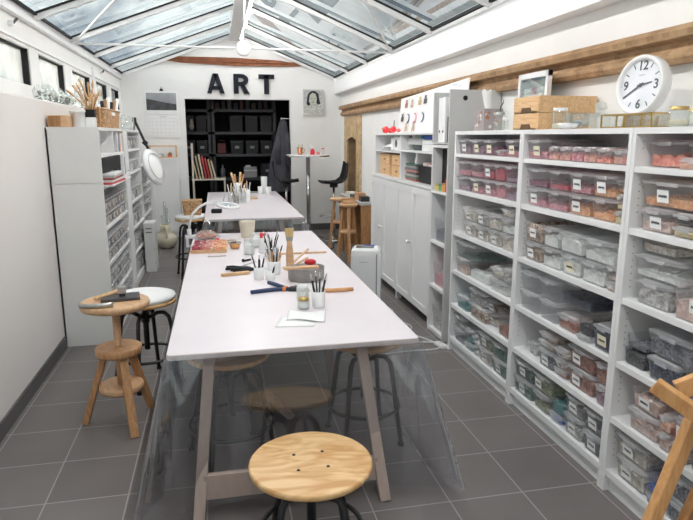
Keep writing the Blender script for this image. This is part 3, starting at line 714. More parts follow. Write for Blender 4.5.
# middle bookcase
fill_row('middle', 5, [(524.5, 546, .118, 'dusty pink', .45, 1, 'c', 's'), (547, 557, .078, 'salmon', .5, 1, 0, 's', 0, .02, .12), (557.6, 569, .078, 'salmon', .55, 1, 0, 's', 0, .02, .12), (569.6, 581, .08, 'dusty pink', .65, 1, 0, 's', 0, .02, .12), (581.6, 594, .08, 'salmon', .55, 1, 0, 's', 0, .02, .12), (595, 609.5, .08, 'coral', .35, 1, 0, 's', 0, .02, .12), (610.5, 627, .075, 'salmon', .6, 1, 0, 's', 0, .02, .2),
    (549, 572, .105, 'mauve', .35, 1, 0, 'b', 0, .16, .24)])
fill_row('middle', 4, [(524.5, 544.5, .113, 'dusty pink', .4, 1, .4, 'b'), (545, 565, .113, 'dusty pink', .35, 1, 0, 'b'), (565.5, 588, .113, 'orange', .5, 1, .4, 'b'), (588.5, 612, .113, 'orange', .42, 1, 0, 'b'), (612.5, 622.5, .065, 'yellow', .6, 1, 0, 'b', 0, .02, .2),
    (525.5, 545.5, .113, 'plum', .35, 1, 0, 't', .116), (546, 566, .113, 'crimson', .28, 1, 0, 't', .116), (566.5, 589, .113, 'dusty pink', .35, 1, .4, 't', .116), (589.5, 614, .113, 'orange', .35, 1, .42, 't', .116), (614.5, 623, .075, 'yellow', .4, 1, 0, 't', .068, .02, .2), (615.5, 624, .07, 'peach', .3, 1, 0, 'u', .145, .05, .2)])
fill_row('middle', 3, [(522.5, 539, .105, 'brown', .75, 1, .4, 'b'), (539.5, 558, .105, 'white', .55, 1, 0, 'b'), (558.5, 577.5, .105, 'white', .7, 1, 'c', 'b'), (578, 602.5, .105, 'white', .6, 1, 0, 'b'), (603, 617, .045, 'blush', .3, 1, 0, 'b'),
    (523, 540, .105, 'brown', .9, 0, .5, 't', .108), (540.5, 556, .105, 'white', .6, 1, 0, 't', .108), (556.5, 580, .105, 'white', .75, 1, 0, 't', .108), (580.5, 612, .105, 'white', .5, 1, 0, 't', .108), (604, 618, .07, 'blush', .3, 1, 0, 'u', .048)])
fill_row('middle', 2, [(518, 536, .11, E_, 0, 1, 0, 'b'), (537, 554, .11, E_, 0, 1, 0, 'b'), (555, 574, .08, 'terracotta', .55, 1, 0, 'b', 0, .02), (574.5, 589, .03, E_, 0, 1, 0, 'b', 0, .01, .2), (590, 610, .12, 'navy', .85, 1, 'c', 'b', 0, .01),
    (519, 537, .11, E_, 0, 1, 0, 't', .113), (538, 554, .11, E_, 0, 1, 0, 't', .113), (555.5, 590, .13, 'navy', .4, 1, 0, 't', .125, .06, .34), (576, 590, .075, 'black', .6, 0, 0, 'u', .033, .01, .2)])
fill_row('middle', 1, [(527.5, 535, .075, 'grey', .5, 1, 0, 'b', 0, .05, .2), (536, 551, .10, 'slate', .5, 1, .5, 'b'), (552, 564.5, .045, 'terracotta', .5, 1, 0, 'b', 0, .02), (565.5, 591, .105, 'terracotta', .7, 1, .35, 'b', 0, .02), (592, 605.5, .10, 'mauve', .5, 1, 0, 'b'),
    (537, 553, .045, 'brown', .6, 1, 0, 't', .103), (552.5, 565, .05, 'brown', .5, 1, .5, 't', .048, .02), (566, 592, .105, 'terracotta', .7, 1, .35, 't', .108, .02), (593, 606, .105, 'terracotta', .6, 1, 0, 't', .103), (538, 554, .045, 'brown', .6, 1, 0, 'u', .150), (553, 565.5, .055, 'beige', .5, 1, .5, 'u', .101, .02)])
fill_row('middle', 0, [(511.5, 530, .10, 'green', .55, 1, .5, 'b'), (531, 546.5, .10, 'olive', .3, 1, 0, 'b'), (547, 560, .045, 'blue', .6, 1, 0, 'b', 0, .02), (561, 579, .11, 'grey', .45, 1, .5, 'b'), (580, 599.5, .10, 'slate', .6, 1, .5, 'b'),
    (512, 530.5, .10, 'green', .6, 1, .5, 't', .103), (531.5, 549, .105, 'olive', .6, 1, .3, 't', .103), (549, 561, .09, 'teal', .6, 0, 0, 't', .048, .02), (563, 580, .105, 'grey', .4, 1, .5, 't', .113), (581, 600.5, .11, 'slate', .4, 1, .5, 't', .103)])
# near bookcase
fill_row('near', 5, [(645.5, 683, .118, 'coral', .5, 1, 0, 's', 0, .05, .3), (676, 720, .05, 'peach', .7, 1, 0, 'b', 0, .005, .045), (685, 740, .11, 'salmon', .6, 1, 0, 't', 0, .06)])
fill_row('near', 4, [(636.5, 668.5, .105, 'blush', .45, 1, .55, 'b'), (669.5, 699, .05, 'yellow', .75, 1, 0, 'b', 0, .015, .2), (700, 760, .105, 'yellow', .4, 1, 0, 'b'), (638, 698, .118, 'orange', .4, 1, .4, 't', .109, .03, .32), (670, 699, .05, 'black', .4, 1, 0, 'u', .053, .015, .2)])
fill_row('near', 3, [(632, 667, .115, 'grey', .6, 1, 0, 'b'), (668.5, 720, .15, 'blush', .5, 0, .5, 'b', 0, .005), (631, 680, .105, 'white', .3, 1, 0, 't', .118, .03), (637, 675, .07, 'beige', .6, 0, 0, 'u', .226, .06)])
fill_row('near', 2, [(621.5, 643, .07, 'black', .9, 0, 0, 'b', 0, .03, .2), (643.5, 676, .10, 'navy', .8, 1, 0, 'b', 0, .01), (678, 720, .16, 'slate', .35, 0, 0, 'b', 0, .005), (624, 645, .055, 'slate', .35, 0, 0, 't', .075, .04, .2), (645, 690, .105, 'slate', .65, 1, 0, 't', .103, .02)])
fill_row('near', 1, [(625, 655, .10, 'blush', .45, 1, 0, 'b'), (656, 667, .075, 'blush', .5, 1, 0, 'b', 0, .01, .2), (668.5, 683, .075, 'blush', .4, 1, 0, 'b', 0, .005, .2), (684, 740, .10, 'slate', .4, 1, 0, 'b'), (629, 656, .085, 'blush', .7, 0, .5, 't', .103), (657, 668.5, .07, 'peach', .5, 1, 0, 't', .078, .01, .2), (670, 690, .10, 'crimson', .5, 1, .5, 't', .078, .01, .2)])
fill_row('near', 0, [(612.5, 642, .105, 'beige', .6, 1, .4, 'b'), (643, 658, .05, 'blue', .6, 1, 0, 'b', 0, .005, .2), (660, 690, .10, 'slate', .6, 1, 0, 'b', 0, .01), (613.5, 645, .10, 'beige', .55, 1, .4, 't', .108), (644, 660, .10, 'blue', .3, 0, 0, 't', .053, .005, .2), (661, 692, .10, 'slate', .5, 1, 0, 't', .103, .01)])

# ------------------------------------------------------------------ things on top of the bookcases (z = 1.787)
ZTOP = 1.7875
t = thing('tissue_box', 'grey patterned tissue box with a white tissue on the far bookcase', 'tissue box', (1.965, 4.20, ZTOP), rz=.05)
g = MB().box(-.075, .075, -.075, .075, 0, .155); g.build('carton', pm('taupe_card', (.36, .32, .32), .7, .1), t)
g = MB(); rnd = random.Random(3)
for i in range(26):
    a = rnd.uniform(-.06, .06); zz = rnd.uniform(.015, .12); s = rnd.uniform(.007, .013); g.mat(i % 2)
    if i % 3: g.prism([(a+s*math.cos(k*PI/4), zz+s*math.sin(k*PI/4)) for k in range(8)], (0, -.0765, .01), (1, 0, 0), (0, 0, 1), (0, .0015, 0))
    else: g.prism([(a+s*math.cos(k*PI/4), zz+s*math.sin(k*PI/4)) for k in range(8)], (-.0765, 0, .01), (0, 1, 0), (0, 0, 1), (.0015, 0, 0))
g.build('pattern', [pm('pattern_white', (.7, .66, .64), .7), pm('pattern_rust', (.45, .17, .08), .7)], t)
def tis(a, b):
    an = a*2*PI; rr = .026+.010*b**.6*(1+.5*math.sin(3*an)); return (rr*math.cos(an)-.02*b, rr*math.sin(an)*.5, .15+.13*b*(1+.12*math.sin(2*an+.5)))
MB().grid(tis, 24, 6).build('tissue', M_paper, t)
def jar(name, label, loc, r, h, lidm=None, cont=None, fill=.5, cat='jar', lidh=.02, group=None):
    t = thing(name, label, cat, loc, group=group)
    MB().lathe([(r*.9, 0), (r, .008), (r, h*.80), (r*.82, h*.9), (r*.82, h-.004)], n=20, cap=False).lathe([(0, .003), (r*.9, .001)], n=20, cap=False).build('glass_wall', M_glass, t)
    if lidm is not None: MB().lathe([(r*.88, h-lidh), (r*.88, h), (0, h+.002)], n=20, cap=False).build('lid', lidm, t)
    if cont is not None: MB().lathe([(0, .006), (r*.86, .007), (r*.93, .02), (r*.93, h*.8*fill), (0, h*.8*fill+.006)], n=16, cap=False).build('contents', cont, t)
    return t
jar('glass_jar', 'clear glass jar with a hooked wire beside the tissue box', (1.94, 3.96, ZTOP), .036, .125, M_steel)
tag(MB().tube([(1.94, 3.96, 1.915), (1.94, 3.96, 1.945), (1.955, 3.95, 1.975), (1.95, 3.95, 2.0)], .003).build('wire_hook', M_blackm), 'thin black wire hook sticking up above the glass jar', 'wire')
jar('small_bottle', 'small clear bottle between the glass jar and the wooden crates', (1.93, 3.86, ZTOP), .022, .085, M_white)
# two wooden crates stacked
def crate(z, label, W=.37, L=.29, h=.098, y0=3.385, x0=1.90, far=None):
    t = thing('wooden_crate', label, 'crate', (x0, y0, z)); th = .014
    # short end (with hand slot) faces the room: -x
    m = MB().prism([(0, 0), (L, 0), (L, h), (L*.66, h), (L*.62, h-.0), (L*.38, h), (0, h)], (0, 0, 0), (0, 1, 0), (0, 0, 1), (th, 0, 0))
    m.build('end_board', M_pine, t, bevel=.002)
    MB().box(W, W+th, 0, L, 0, h).build('end_board', M_pine, t, bevel=.002)
    MB().box(0, W+th, -th, 0, 0, h).build('side_board', M_pine, t, bevel=.002); MB().box(0, W+th, L, L+th, 0, h).build('side_board', M_pine, t, bevel=.002)
    MB().box(0, W+th, 0, L, .001, .01).build('bottom_board', M_pine, t)
    MB().prism([(L*.24, .0), (L*.72, .0), (L*.66, .034), (L*.30, .034)], (-.002, 0, 0), (0, 1, 0), (0, 0, 1), (.002, 0, 0)).build('hand_slot', pm('slot_shade', (.12, .065, .03), .8), t)
    return t
crate(ZTOP, 'lower of two stacked pale wooden crates on the middle bookcase')
crate(ZTOP+.10, 'upper of two stacked pale wooden crates on the middle bookcase', h=.10)
# picture frame leaning on the wall behind the crates
t = thing('picture_frame', 'white deep picture frame leaning on the wall behind the wooden crates', 'frame', (2.155, 3.90, ZTOP), rot=(0, .035, 0))
hw, fh = .20, .385
MB().box(-.03, 0, -hw, -hw+.03, 0, fh).box(-.03, 0, hw-.03, hw, 0, fh).box(-.03, 0, -hw, hw, fh-.035, fh).box(-.03, 0, -hw, hw, 0, .035).build('frame', M_white, t)
MB().box(-.008, -.004, -hw+.03, hw-.03, .03, fh-.03).build('mount', pm('grey_mount', (.42, .43, .38), .7, .1), t)
MB().box(-.011, -.008, -hw+.08, hw-.06, .08, fh-.10).build('print', M_paper, t)
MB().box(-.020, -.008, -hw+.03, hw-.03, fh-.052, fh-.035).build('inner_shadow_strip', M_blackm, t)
MB().box(-.013, -.011, -.03, .04, .24, .29).build('motif', pm('pink_motif', (.6, .3, .33), .7), t)
MB().box(-.025, -.022, -hw+.03, hw-.03, .035, fh-.035).build('glazing', M_glass, t)
# glassware in front of the crate's side
jar('lidded_jar', 'clear glass jar with a white lid in front of the wooden crates', (1.94, 3.20, ZTOP), .045, .12, M_white, M_cream, .3, lidh=.016)
t = thing('glass_bowl', 'wide clear glass bowl with pale bits before the crates', 'bowl', (2.07, 3.22, ZTOP))
MB().lathe([(.03, 0), (.075, .03), (.085, .09), (.08, .09), (.07, .03), (0, .008)], n=24, cap=False).build('bowl_wall', M_glass, t)
MB().lathe([(0, .03), (.055, .028), (.065, .04), (0, .055)], n=14, cap=False).build('contents', chips('bowl_bits', (.3, .4, .5), (.8, .8, .75), 60), t)
tag(MB().lathe([(.02, 0), (.05, .012), (.055, .03), (.05, .03), (.018, .01), (0, .008)], (1.90, 3.05, ZTOP), 20, cap=False).build('glass_dish', M_cupw), 'small white dish at the front edge beside the lidded jar', 'dish')
t = thing('perfume_bottle', 'clear faceted glass bottle with stopper at the crates near corner', 'bottle', (2.08, 3.03, ZTOP), rz=.3)
MB().rrect([(0, .05, .03, .006), (.06, .055, .032, .006), (.09, .02, .02, .005), (.105, .02, .02, .005)]).build('bottle_glass', M_glass, t)
MB().rrect([(.105, .018, .018, .004), (.112, .026, .026, .006), (.14, .02, .02, .006), (.145, .01, .01, .004)]).build('stopper', M_glass, t)
jar('glass_beaker', 'small straight glass beaker next to the faceted bottle', (2.19, 3.0, ZTOP), .03, .07)
# clock leaning on the wall
t = thing('wall_clock', 'large round white clock with dark numerals leaning on top of the bookcase', 'clock', (2.05, 2.69, 1.995), rot=(0, 0, .15))
Rk = Matrix.Rotation(-PI/2, 4, 'Y')        # local z -> -x
tilt = Matrix.Rotation(.08, 4, 'Y')
def K(m, nme, mt, bev=0):
    vs = [tilt @ Rk @ Vector(v) for v in m.v]; m.v = [tuple(v) for v in vs]; return m.build(nme, mt, t, bevel=bev)
rc = .143
K(MB().lathe([(0, -.055), (rc-.004, -.055), (rc, -.045), (rc, .006), (rc-.004, .012), (rc-.012, .012), (rc-.022, .002), (rc-.022, -.01)], n=64, cap=False), 'rim', M_cupw)
K(MB().lathe([(rc-.02, -.008), (0, -.008)], n=64, cap=False), 'dial', pm('dial_white', (.78, .80, .84), .5, .01))
def dial_place(vs, x, y, z=-.0065):   # dial x to the right, y up: with the dial facing -x, right = -y world
    return [(v[1]+y, -(v[0]+x), z+v[2]) for v in vs]
M_num = pm('dial_print', (.10, .105, .115), .6)
for txt, x, y in (('12', 0, .092), ('3', .092, 0), ('6', 0, -.092), ('9', -.092, 0)):
    vs, fs = text_mb(txt, .062, .0004, .0012); m = MB(); m.add(dial_place(vs, x, y), fs); K(m, 'numeral', M_num)
tk = MB()
for k in range(12):
    a = k*PI/6; r0, r1 = (.112, .125) if k % 3 == 0 else (.092, .116)
    if k % 3 == 0: r0, r1 = .119, .127
    ca, sa = math.sin(a), math.cos(a)
    tk.bar((r0*sa, -r0*ca, -.0065), (r1*sa, -r1*ca, -.0065), .005, .001, up=(0, 0, 1))
for k in range(60):
    a = k*PI/30; r0, r1 = .121, .126; ca, sa = math.sin(a), math.cos(a)
    if k % 5: tk.bar((r0*sa, -r0*ca, -.0065), (r1*sa, -r1*ca, -.0065), .0014, .001, up=(0, 0, 1))
K(tk, 'minute_marks', M_num)
def hand(a, L, w_, nme, z):
    ca, sa = math.sin(a), math.cos(a); K(MB().bar((-.02*sa, .02*ca, z), (L*sa, -L*ca, z), w_, .0015, up=(0, 0, 1), e0=1.3, e1=.7), nme, M_num)
hand(math.radians(240), .115, .006, 'minute_hand', -.003); hand(math.radians(80), .068, .008, 'hour_hand', -.0045)
K(MB().lathe([(.009, -.006), (.009, 0), (0, .001)], n=16, cap=False), 'hub', M_num)
m = MB()
for i in range(5): m.bar((.046, .016-.007*i, -.0068), (.052, .014-.007*i, -.0068), .003, .0006)
K(m, 'dial_lettering', pm('pale_print', (.42, .44, .47), .6))
# brass-edged glass boxes
def glassbox(x0, x1, y0, y1, h, label):
    t = thing('glass_display_box', label, 'display box', ((x0+x1)/2, (y0+y1)/2, ZTOP)); hx, hy = (x1-x0)/2, (y1-y0)/2; e = .003
    fr = MB()
    for z in (e, h-e):
        for s_ in (-1, 1): fr.bar((-hx, s_*hy, z), (hx, s_*hy, z), 2*e); fr.bar((s_*hx, -hy, z), (s_*hx, hy, z), 2*e)
    for a in (-1, 1):
        for b in (-1, 1): fr.bar((a*hx, b*hy, 0), (a*hx, b*hy, h), 2*e)
    fr.build('brass_edges', M_brass, t)
    MB().box(-hx, hx, -hy, hy, .002, h-.002).build('glass_panes', M_glass, t)
    return t
glassbox(1.855, 1.94, 2.52, 2.69, .064, 'brass-edged glass display box under the clock, farther one')
glassbox(1.855, 1.94, 2.335, 2.51, .064, 'brass-edged glass display box under the clock, nearer one')
for i, (c, nm) in enumerate((((.15, .05, .1), 'dark plum'), ((.35, .2, .08), 'brown'), ((.5, .45, .4), 'stone'))):
    tag(MB().lathe([(.024, 0), (.026, .05), (.02, .058), (.0, .058)], (1.975, 2.64-.08*i, ZTOP), 14, cap=False).build('ink_pot', pm('pot_'+nm, c, .3)), nm+' small pot standing behind the brass-edged display boxes', 'pot')
jar('brass_lid_jar', 'short glass jar with a brass lid beneath the right side of the clock', (1.93, 2.265, ZTOP), .042, .085, M_brass, M_cream, .4, lidh=.014)
jar('brass_lid_jar', 'second short brass-lidded jar by the clock, nearer the wall', (2.08, 2.33, ZTOP), .042, .08, M_brass, M_paper, .5, lidh=.014)
jar('glass_jar', 'tall clear jar at the right edge of the picture on the bookcase', (2.10, 2.17, ZTOP), .05, .15, M_steel, M_cream, .4)

# ------------------------------------------------------------------ tall column beside the far bookcase
CY0, CY1 = 4.672, 5.055
t = thing('tall_column_shelf', 'narrow tall white shelf column with a grey side panel', 'shelf', (1.85, CY0, 0)); W = CY1-CY0
MB().box(0, .44, 0, .022, 0, 1.683).build('side_panel', M_grey, t); MB().box(0, .44, W-.022, W, 0, 1.683).build('side_panel', M_white, t)
for z in (.03, .43, .83, 1.275, 1.665): MB().box(.003, .43, .022, W-.022, z-.012, z+.012).build('shelf', M_white, t)
MB().box(.43, .44, 0, W, 0, 1.68).build('back_panel', M_white, t); MB().box(.01, .03, .022, W-.022, 0, .02).build('plinth', M_white, t)
t = thing('grey_cabinet_box', 'grey open-front box unit with a round hole in its side, atop the column', 'cabinet', (1.85, CY0, 1.684))
MB().box(0, .44, 0, .02, 0, .43).build('side_panel', M_grey, t); MB().box(0, .44, W-.02, W, 0, .43).build('side_panel', M_grey, t)
MB().box(0, .44, .02, W-.02, .415, .43).build('top_panel', M_grey, t) if 0 else None
MB().box(.425, .44, .02, W-.02, 0, .43).build('back_panel', M_grey, t); MB().box(0, .44, .02, W-.02, 0, .012).build('bottom_panel', M_grey, t)
MB().prism([(.13+.02*math.cos(k*PI/10), .365+.02*math.sin(k*PI/10)) for k in range(20)], (0, -.002, 0), (1, 0, 0), (0, 0, 1), (0, .002, 0)).build('hole', M_black, t)
for i, y in enumerate((4.885, 4.965)):
    t = thing('lever_arch_binder', ('nearer' if i == 0 else 'farther') + ' tall white lever arch binder in the grey box unit', 'binder', (1.88, y, 1.697), group='white binders')
    MB().box(0, .30, -.036, .036, 0, .37).build('cover', M_paper, t, bevel=.006)
    MB().lathe([(.012, 0), (.012, .002)], (-.001, 0, .09), 16, axis=Matrix.Rotation(-PI/2, 4, 'Y')).build('finger_hole', M_blackm, t)
t = thing('lever_arch_binder', 'short black binder beside the white ones in the grey box unit', 'binder', (1.90, 4.815, 1.697))
MB().box(0, .28, -.03, .03, 0, .21).build('cover', M_black, t, bevel=.004)
t = thing('lever_arch_binder', 'pale grey binder nearest the grey side panel', 'binder', (1.89, 4.74, 1.697))
MB().box(0, .30, -.03, .03, 0, .37).build('cover', pm('pale_lilac', (.62, .64, .7), .6), t, bevel=.004)
tag(MB().box(1.93, 1.96, 4.71, 5.01, 1.289, 1.64).build('black_folder', M_black, bevel=.004), 'large black folder standing in the column under the binders', 'folder')
for i, (y, c, h) in enumerate(((4.735, (.45, .04, .03), .11), (4.81, (.7, .3, .08), .07), (4.89, (.1, .3, .12), .06), (4.97, (.7, .5, .1), .05))):
    t = thing('paint_pot', ('dark red', 'orange', 'green', 'yellow')[i]+' small pot in front of the black folder in the column', 'pot', (1.888, y, 1.288), group='small pots in the column')
    MB().lathe([(.028, 0), (.03, h*.8), (.0, h*.8)], n=14, cap=False).build('pot_body', pm('pot_c%d' % i, c, .4), t)
    MB().lathe([(.031, h*.8), (.031, h), (0, h)], n=14, cap=False).build('lid', pm('pot_l%d' % i, [x*.6 for x in c], .4), t)
for i, (z, cn, wh) in enumerate(((.843, 'slate', 'third compartment'), (.443, 'dusty pink', 'fourth compartment'), (.043, 'grey', 'lowest compartment'))):
    tub(4.70, 5.02, z+.001, .20, cn, .5, 'open clear bin of %s odds and ends in the column, %s' % (cn, wh), 'plastic_bin', xf=.02, dep=.32, lid=False, X0=1.85)
    for j in range(3):
        y = 4.76+.09*j; c = (((.5, .52, .55), (.12, .14, .3), (.6, .6, .6)), ((.1, .2, .4), (.6, .06, .1), (.7, .7, .7)), ((.6, .02, .02), (.75, .75, .74), (.05, .05, .06)))[i][j]
        L = 'rolled %s piece standing in the column bin, %s' % (('pale grey', 'dark blue', 'silver', 'blue', 'red', 'white', 'bright red', 'white', 'black')[i*3+j], wh)
        tag(MB().tube([(1.97+.03*j, y, z+.115), (1.96+.03*j, y+.02, z+.24), (1.95+.03*j, y-.01, z+.29)], [.03, .035, .02], 8).build('rolled_material', pm('roll_%d%d' % (i, j), c, .6)), L, 'material')

# ------------------------------------------------------------------ cupboards with four panel doors and the hutch above
t = thing('low_cupboard', 'long white cupboard with four panelled doors along the right wall', 'cupboard', (1.88, 5.07, 0)); W = 7.18-5.07
MB().box(0, .41, 0, W, .10, 1.28).build('carcass', M_white, t); MB().box(-.03, .41, -.005, W+.01, 1.28, 1.305).build('top_board', M_white, t)
for y in (.03, W/2, W-.08): MB().box(.0, .05, y, y+.05, 0, .10).build('foot', M_white, t)
dw = W/4
for k in range(4):
    y = k*dw
    m = MB().box(-.018, 0, y+.004, y+dw-.004, .11, 1.27); f = .065
    m.box(-.028, -.018, y+.004, y+f, .11, 1.27).box(-.028, -.018, y+dw-f, y+dw-.004, .11, 1.27).box(-.028, -.018, y+f, y+dw-f, .11, .11+f).box(-.028, -.018, y+f, y+dw-f, 1.27-f, 1.27)
    dr = m.build('door', M_white, t)
    if k in (1, 3):
        MB().lathe([(.012, 0), (.012, .02), (.02, .028), (.02, .036), (0, .04)], (-.028, y+f*.5+.0, .72), 14, axis=Matrix.Rotation(-PI/2, 4, 'Y')).build('knob', M_metalw, dr)
t = thing('hutch_shelf', 'white open shelf unit standing on the panelled cupboard', 'shelf', (1.89, 5.07, 1.306)); W = 7.15-5.07
for y in (0, 1.04, W-.02): MB().box(0, .36, y, y+.02, 0, .455).build('upright', M_white, t)
MB().box(0, .36, 0, W, .455, .475).build('top_board', M_white, t)
MB().box(.003, .35, .02, 1.04, .285, .303).build('shelf', M_white, t); MB().box(.003, .35, 1.06, W-.02, .265, .283).build('shelf', M_white, t)
MB().box(.35, .36, 0, W, 0, .46).build('back_panel', M_white, t)
# hutch contents -- far half: y 6.13..7.03 ; near half: 5.09..6.11
hz = 1.307
for j in range(2):
    for k in range(2):
        t = thing('wooden_drawer_box', '%s %s small pale wooden drawer box in the white hutch' % (('lower', 'upper')[k], ('near', 'far')[j]), 'drawer box', (1.93, 6.17+.47*j, hz+.122*k), group='wooden drawer boxes')
        MB().box(0, .3, 0, .40, 0, .12).build('box_body', M_pine, t, bevel=.003)
        MB().box(-.006, 0, .015, .385, .012, .108).build('drawer_front', M_pine, t); MB().box(-.012, -.006, .17, .23, .05, .07).build('handle_slot', M_walnut, t)
tag(MB().box(1.99, 2.15, 6.58, 6.63, hz, hz+.13).build('grey_card_box', M_grey, bevel=.003), 'grey card box between the wooden drawer boxes', 'box')
for j in range(2):
    t = thing('magazine_file', ('nearer' if j == 0 else 'farther')+' white file box with a round grey mark in the hutch', 'file box', (1.94, 6.15+.20*j, hz+.286), group='white file boxes')
    MB().box(0, .28, 0, .18, 0, .15).build('box_body', M_paper, t, bevel=.003)
    MB().lathe([(.03, 0), (.042, 0), (.042, .003), (.03, .003)], (-.001, .09, .075), 18, axis=Matrix.Rotation(-PI/2, 4, 'Y')).build('ring_mark', M_skirt, t)
tag(MB().box(1.95, 2.2, 6.60, 6.68, hz+.286, hz+.42).build('white_carton', M_paper, bevel=.003), 'plain white carton left of the white file boxes', 'box')
def clothf(a, b): return (1.94+.26*b, 6.56+.44*a, hz+.286+.012+.05*math.sin(PI*a)*math.sin(PI*(.15+.7*b))*(1+.4*math.sin(9*a+5*b)))
tag(MB().grid(clothf, 16, 8).build('folded_cloth', M_paper, solid=.01), 'crumpled white cloth on the hutch shelf, far end', 'cloth')
# near half upper: stacks
for i, (y0, y1, h, c, nm) in enumerate(((5.62, 5.85, .05, (.05, .06, .07), 'dark'), (5.62, 6.05, .06, (.55, .55, .55), 'grey'), (5.12, 5.60, .06, (.75, .75, .74), 'white'))):
    tag(MB().box(1.945, 2.2, y0, y1, hz+.304+(.055 if i == 1 else 0), hz+.304+(.055 if i == 1 else 0)+h).build('paper_block', pm('blk_'+nm, c, .6), bevel=.003), nm+' flat block of papers on the near hutch shelf', 'papers')
for i, (z, c, nm, y0, y1) in enumerate(((.366, (.80, .80, .79), 'thick white', 5.13, 5.58), (.411, (.05, .12, .50), 'blue-covered', 5.14, 5.52))):
    tag(MB().box(1.94, 2.2, y0, y1, hz+z, hz+z+(.043 if i == 0 else .03)).build('book', pm('bk_'+nm, c, .5), bevel=.002), nm+' book lying on the white stack in the hutch', 'book')
for i in range(4):
    y = 5.64+i*.10; c = ((.05, .25, .40), (.35, .30, .12), (.6, .6, .62), (.08, .1, .12))[i]
    tag(MB().box(1.95, 2.1, y, y+.085, hz+.42, hz+.45).build('small_box', pm('sb%d' % i, c, .5), bevel=.002), ('teal', 'olive', 'pale grey', 'black')[i]+' little box on the grey paper block in the hutch', 'box', 'little boxes in the hutch')
# near half lower: black box, stacked magazines, folded white sheet
t = thing('black_paper_bin', 'black box full of papers in the lower near hutch', 'box', (1.92, 5.10, hz))
MB().rrect([(0, .14, .26, .02), (.165, .15, .27, .02), (.165, .143, .263, .018), (.02, .135, .25, .018)], cap1=True, c=(.15, .27, 0)).build('bin_body', M_black, t)
MB().rbox((.13, .27, .12), .2, .4, .11, rx=.1).rbox((.16, .2, .15), .16, .2, .05, rx=-.3).build('papers', chips('mixed_papers', (.6, .35, .35), (.88, .88, .86), 14), t)
mags = [((.35, .08, .06), 'red'), ((.1, .16, .12), 'dark green'), ((.42, .4, .36), 'grey'), ((.06, .07, .09), 'black'), ((.5, .2, .15), 'rust'), ((.12, .14, .2), 'navy'), ((.3, .28, .25), 'taupe'), ((.05, .12, .1), 'bottle green')]
for i, (c, nm) in enumerate(mags):
    tag(MB().rbox((2.04, 5.87+.01*(i % 3), hz+.0105+.021*i), .22, .37-.01*(i % 4), .019, rz=.03*((i % 3)-1)).build('magazine', pm('mag_%s' % nm.replace(' ', '_'), c, .5)), nm+' magazine in the pile beside the black paper bin', 'magazine', 'magazines in the hutch')
tag(MB().rbox((2.03, 5.72, hz+.235), .2, .03, .13, rx=.35).build('folded_sheet', M_paper), 'white folded sheet standing on the magazine pile', 'paper')
# red toys on the hutch top
t = thing('red_toy_car', 'small red rounded toy on the far end of the hutch top', 'toy', (1.97, 6.98, 1.782))
MB().ball((0, 0, .04), .045, 14, 8, (.8, 1.5, .95)).build('toy_body', M_red, t); MB().box(-.04, -.03, -.03, .03, .04, .06).build('window_patch', M_orange, t)
t = thing('red_toy_lobster', 'second red toy with raised stalk on the hutch top', 'toy', (1.97, 6.66, 1.782))
MB().ball((0, 0, .04), .04, 12, 8, (.8, 1.4, .95)).ball((0, .12, .03), .03).build('toy_body', M_red, t); MB().tube([(0, -.02, .06), (0, -.03, .14)], .004).build('stalk', M_blackm, t)
tag(MB().ball((1.97, 6.46, 1.81), .024, 12, 8, (.9, 1.8, .9)).build('red_bead_string', pm('pinkish_red', (.75, .2, .18), .4)), 'pinkish-red oval trinket nearest the poster board', 'trinket')
# poster board
t = thing('poster_board', 'large white sample board with small jewellery photos leaning above the hutch', 'poster', (2.10, 5.00, 1.782), rot=(0, .10, 0))
PW = 1.92
MB().prism([(0, 0), (PW, 0), (PW, .39), (0, .46)], (0, 0, 0), (0, 1, 0), (0, 0, 1), (.012, 0, 0)).build('board', M_paper, t)
cols = [('photo_red', (.35, .12, .12)), ('photo_tan', (.5, .4, .3)), ('photo_ochre', (.45, .33, .16)), ('photo_dark', None), ('photo_blue', (.1, .14, .3)), ('photo_pink', (.7, .2, .3))]
pos = [(1.68, .26, 0), (1.48, .255, 1), (1.22, .27, 2), (1.05, .275, 3), (1.78, .11, 3), (1.58, .10, 4), (1.34, .10, 5), (1.10, .10, 4), (1.60, .0, 1), (1.35, .0, 1)]
for i, (y, z, c) in enumerate(pos):
    nm, cc = cols[c]
    MB().box(-.003, 0, y-.075, y+.075, z+.0, z+.125).build('photo_card', pm('card_tone', (.78, .77, .75), .7), t)
    m = MB()
    if i in (5, 6, 7): m.tube([(-.006, y+.055*math.cos(a), z+.06+.045*math.sin(a)) for a in [PI/2+k*PI/6 for k in range(7)]], .009, 6)
    else: m.box(-.006, -.003, y-.045, y+.05, z+.02, z+.07).box(-.006, -.003, y-.02, y+.03, z+.07, z+.105)
    m.build('photo_motif', pm(nm, cc, .6, .5, 20) if cc else MATS['photo_dark'], t)
m = MB()
for y, z, n in ((1.35, .385, 5), (1.55, .365, 3), (1.1, .37, 3), (.35, .42, 6), (.2, .40, 3)):
    for k in range(n): m.box(-.0015, 0, y-.02*k, y-.02*k+.012, z, z+.007)
m.build('caption_marks', MATS['pale_print'], t)

